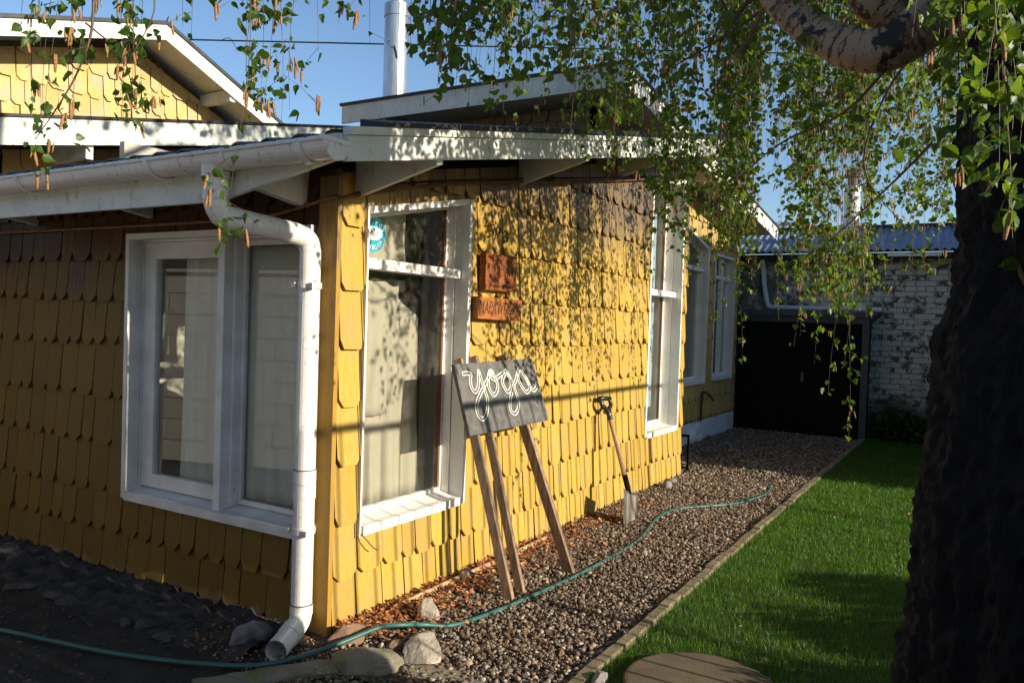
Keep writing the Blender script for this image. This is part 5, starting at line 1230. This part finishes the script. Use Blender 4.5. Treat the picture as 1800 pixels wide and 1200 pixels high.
def emit(P, S, TV, TF):
    n = len(P); X, Y, Zv = orient(n); L_ = TV[None]*S[:, None, None]
    bend = 1+rng.uniform(-.2, .3, (n, 1)); V = X[:, None]*L_[..., 0:1]*bend[:, None]+Y[:, None]*L_[..., 1:2]+Zv[:, None]*L_[..., 2:3]*rng.uniform(.3, 2.8, (n, 1, 1))+P[:, None]
    F = (TF[None]+(np.arange(n)*len(TV))[:, None, None]).reshape(-1, 3); return V.reshape(-1, 3), F
# mid-size leaves keep the toothed outline, distant ones the plain one
big = msk&(size_px > 16)&inview; small = msk&~big
LLF = np.array(LEAF_LF)
V1, F1 = emit(leafP[big], leafS[big], LEAF_L, LLF); V2, F2 = emit(leafP[small], leafS[small], LEAF_S, LEAF_SF)
build('leaves', np.vstack([V1, V2]), np.vstack([F1, F2+len(V1)]), M['leaf'], tree, kind='stuff')
templ = []
for i in range(5):
    Lt = LEAF_L.copy(); Lt[:, 2] *= [.6, 1.5, 2.6, 1.0, 3.4][i]; Lt[:, 0] *= [1, .92, 1.08, .98, .9][i]; Lt[:, 2] += .10*[0, 1, -1, 1.5, -.5][i]*Lt[:, 0]
    me = bpy.data.meshes.new('leaf'); me.from_pydata(Lt.tolist(), [], [tuple(f) for f in LEAF_LF]); me.materials.append(M['leaf']); me.update(); templ.append(me)
X, Y, Zv = orient(len(single)); tb = np.array(tree['_w'])
for j, i in enumerate(single):
    o = bpy.data.objects.new('leaf', templ[j % 5]); C.objects.link(o); o.parent = tree; s_ = float(leafS[i])
    mm = Matrix((Vector(X[j]), Vector(Y[j]), Vector(Zv[j]))).transposed().to_4x4()@Matrix.Scale(s_, 4); mm.translation = Vector(leafP[i]-tb); o.matrix_local = mm
# catkins
catP = np.array(catP); catS = np.array(catS); ok = clear(catP); catP, catS = catP[ok], catS[ok]
cpx, cpy, cdp = project(catP); nearc = (catS*FPX/np.maximum(cdp, .1) > 20)
def catmesh(P, S, n, m_):
    prof = [(0, .35), (.12, .85), (.35, 1), (.65, .95), (.88, .7), (1, .15)] if m_ == 6 else [(t, (.30+.75*math.sin(math.pi*min(1, max(0, t*.90+.05)))**.6)*(1+.16*(i % 2))) for i, t in enumerate(np.linspace(0, 1, m_))]
    R0 = .085; V = []
    k = len(P); lean = rng.normal(0, .12, (k, 2)); tmpl = []
    for t, w in prof:
        for q in range(n): tmpl.append((math.cos(2*math.pi*q/n)*R0*w, math.sin(2*math.pi*q/n)*R0*w, -t))
    Tm = np.array(tmpl); V = Tm[None]*S[:, None, None]; V[..., 0] += lean[:, 0:1]*V[..., 2]*-1; V[..., 1] += lean[:, 1:2]*V[..., 2]*-1; V += P[:, None]
    F = np.array([(i*n+q, (i+1)*n+q, (i+1)*n+(q+1) % n, i*n+(q+1) % n) for i in range(len(prof)-1) for q in range(n)])
    return V.reshape(-1, 3), (F[None]+(np.arange(k)*len(Tm))[:, None, None]).reshape(-1, 4)
Va, Fa = catmesh(catP[~nearc], catS[~nearc], 5, 6); Vb, Fb = catmesh(catP[nearc], catS[nearc]*1.15, 9, 19)
build('catkins', np.vstack([Va, Vb]), np.vstack([Fa, Fb+len(Va)]), M['catkin'], tree, kind='stuff', smooth=True)
TV_ = np.vstack(twV); TF_ = np.array(twF); tb = (TV_[TF_[:, 0]]); TF_ = TF_[clear(tb)]
build('twigs', TV_, TF_, M['twig'], tree, kind='stuff')

# ------------------------------------------------------------------ plants at the far end, distant tree
def bush(name, c, s, n, leaf, mat, label, cat, stems=7):
    t = thing(name, (c[0], c[1], 0), label, cat)
    mb = MB()
    for i in range(stems):
        a = rnd.uniform(0, 6.28); mb.tube([(c[0], c[1], 0), (c[0]+math.cos(a)*s[0]*.3, c[1]+math.sin(a)*s[1]*.3, c[2]*.6), (c[0]+math.cos(a)*s[0]*.7, c[1]+math.sin(a)*s[1]*.7, c[2]+s[2]*.6)], [leaf*.25, leaf*.2, leaf*.08], 5)
    mb.build('stem', M['twig'], t)
    P = rng.normal(size=(n, 3)); P /= np.linalg.norm(P, axis=1)[:, None]; P *= rng.random((n, 1))**.45; P = P*np.array(s)+np.array(c)
    P += .18*np.array(s)*np.stack([np.sin(P[:, 2]*9), np.cos(P[:, 0]*8), np.sin(P[:, 1]*7)], 1); P = P[P[:, 2] > .02]
    V, F = emit(P, rng.uniform(.6, 1.2, len(P))*leaf, LEAF_S, LEAF_SF); build('leaves', V, F, mat, t, kind='stuff'); return t
bush('shrub', (9.55, -1.75, .22), (.30, .42, .26), 1500, .06, M['darkleaf'], 'low dark shrub at the foot of the brick wall beside the shed', 'shrub')
bush('shrub', (9.6, -2.6, .28), (.30, .5, .32), 1700, .06, M['darkleaf'], 'taller dark shrub at the end of the lawn behind the trunk', 'shrub')
bush('small_plant', (5.25, .42, .70), (.10, .07, .12), 60, .04, M['leaf'], 'sprig of small leaves poking past the far corner of the yellow wall', 'plant', 3)
def fartree(c, s, n, label):
    t = thing('leafy_tree', (c[0], c[1], 0), label, 'tree'); mb = MB(); mb.tube([(c[0], c[1], 0), (c[0], c[1]+.1, c[2])], [.25, .1], 10); mb.build('trunk', M['bark'], t)
    P = []
    for _ in range(26):
        cc_ = rng.normal(size=3); cc_ /= np.linalg.norm(cc_); cc_ *= rng.random()**.4; k = int(n/26); P.append(rng.normal(size=(k, 3))*.16+cc_)
    P = np.vstack(P)*np.array(s)+np.array(c); V, F = emit(P, rng.uniform(.10, .2, len(P)), LEAF_S, LEAF_SF); build('crown', V, F, M['leaf'], t, kind='stuff')
hg = thing('hedge', (8, -4.6, 0), 'tall dense hedge added beyond the railing, out of view, to shade the far end', 'hedge')  # unseen hedge, added to shade the far wall and path
gx_, gz_ = np.meshgrid(np.linspace(5.75, 10.9, 60), np.linspace(0, 4.35, 45)); Vh = []
for side in (-1, 1):
    for zz in range(45):
        for xx in range(60):
            x, z = gx_[zz, xx], gz_[zz, xx]; w_ = .33*math.sqrt(max(0, 1-(z/4.4)**6))*math.sqrt(max(0, 1-((x-8.32)/2.6)**10)); nn = mnoise.noise(Vector((x*1.5, z*1.5, side)))*.15
            Vh.append((x+nn*.5, -4.6+side*(w_+nn*w_*2), z*(1+.05*mnoise.noise(Vector((x*1.3, 0, 0))))))
idx = np.arange(2*45*60).reshape(2, 45, 60); Fh = np.vstack([np.stack([a[:-1, :-1], a[:-1, 1:], a[1:, 1:], a[1:, :-1]], -1).reshape(-1, 4) for a in idx]); build('inner_growth', Vh, Fh, M['darkleaf'], hg)
P = np.stack([rng.uniform(5.6, 11.0, 6000), -4.6+rng.choice([-1, 1], 6000)*rng.uniform(.2, .45, 6000), rng.uniform(.05, 4.5, 6000)], 1)
Vq, Fq = emit(P, rng.uniform(.06, .11, len(P)), LEAF_S, LEAF_SF); build('leaves', Vq, Fq, M['darkleaf'], hg, kind='stuff')
for i_, (bx_, by_, ll) in enumerate(((.7, -3.25, 'low green shrub added under the railing to shade the grass, nearest the gate'), (1.5, -3.3, 'low green shrub added under the railing to shade the grass, second from the gate'), (2.2, -3.28, 'low green shrub added under the railing to shade the grass, third from the gate'))):  # unseen shrubs, added for their shade on the near grass
    bush('shrub', (bx_, by_, .27), (.42, .20, .26), 1500, .05, M['darkleaf'], ll, 'shrub', 5)
fartree((24, -5.6, 4.6), (1.6, 1.8, 1.9), 4500, 'distant green tree showing above the corrugated roof near the trunk')
fartree((-14, 24, 4), (4, 4, 4), 5000, 'distant rounded tree far to the left behind the driveway')
fartree((-6, 30, 4), (4.5, 4, 4), 5000, 'distant broad tree behind the yellow gabled house')
fartree((-20, 14, 4), (4, 4.5, 4), 5000, 'distant tree beyond the neighbouring brown house')
fartree((30, -12, 5), (3.5, 3.5, 3), 5000, 'distant green tree far behind the birch trunk')

for o in bpy.data.objects:
    if '_w' in o: del o['_w']
print('leaves', len(leafP), 'catkins', len(catP), 'objects', len(bpy.data.objects), 'shingles', nA, nB)
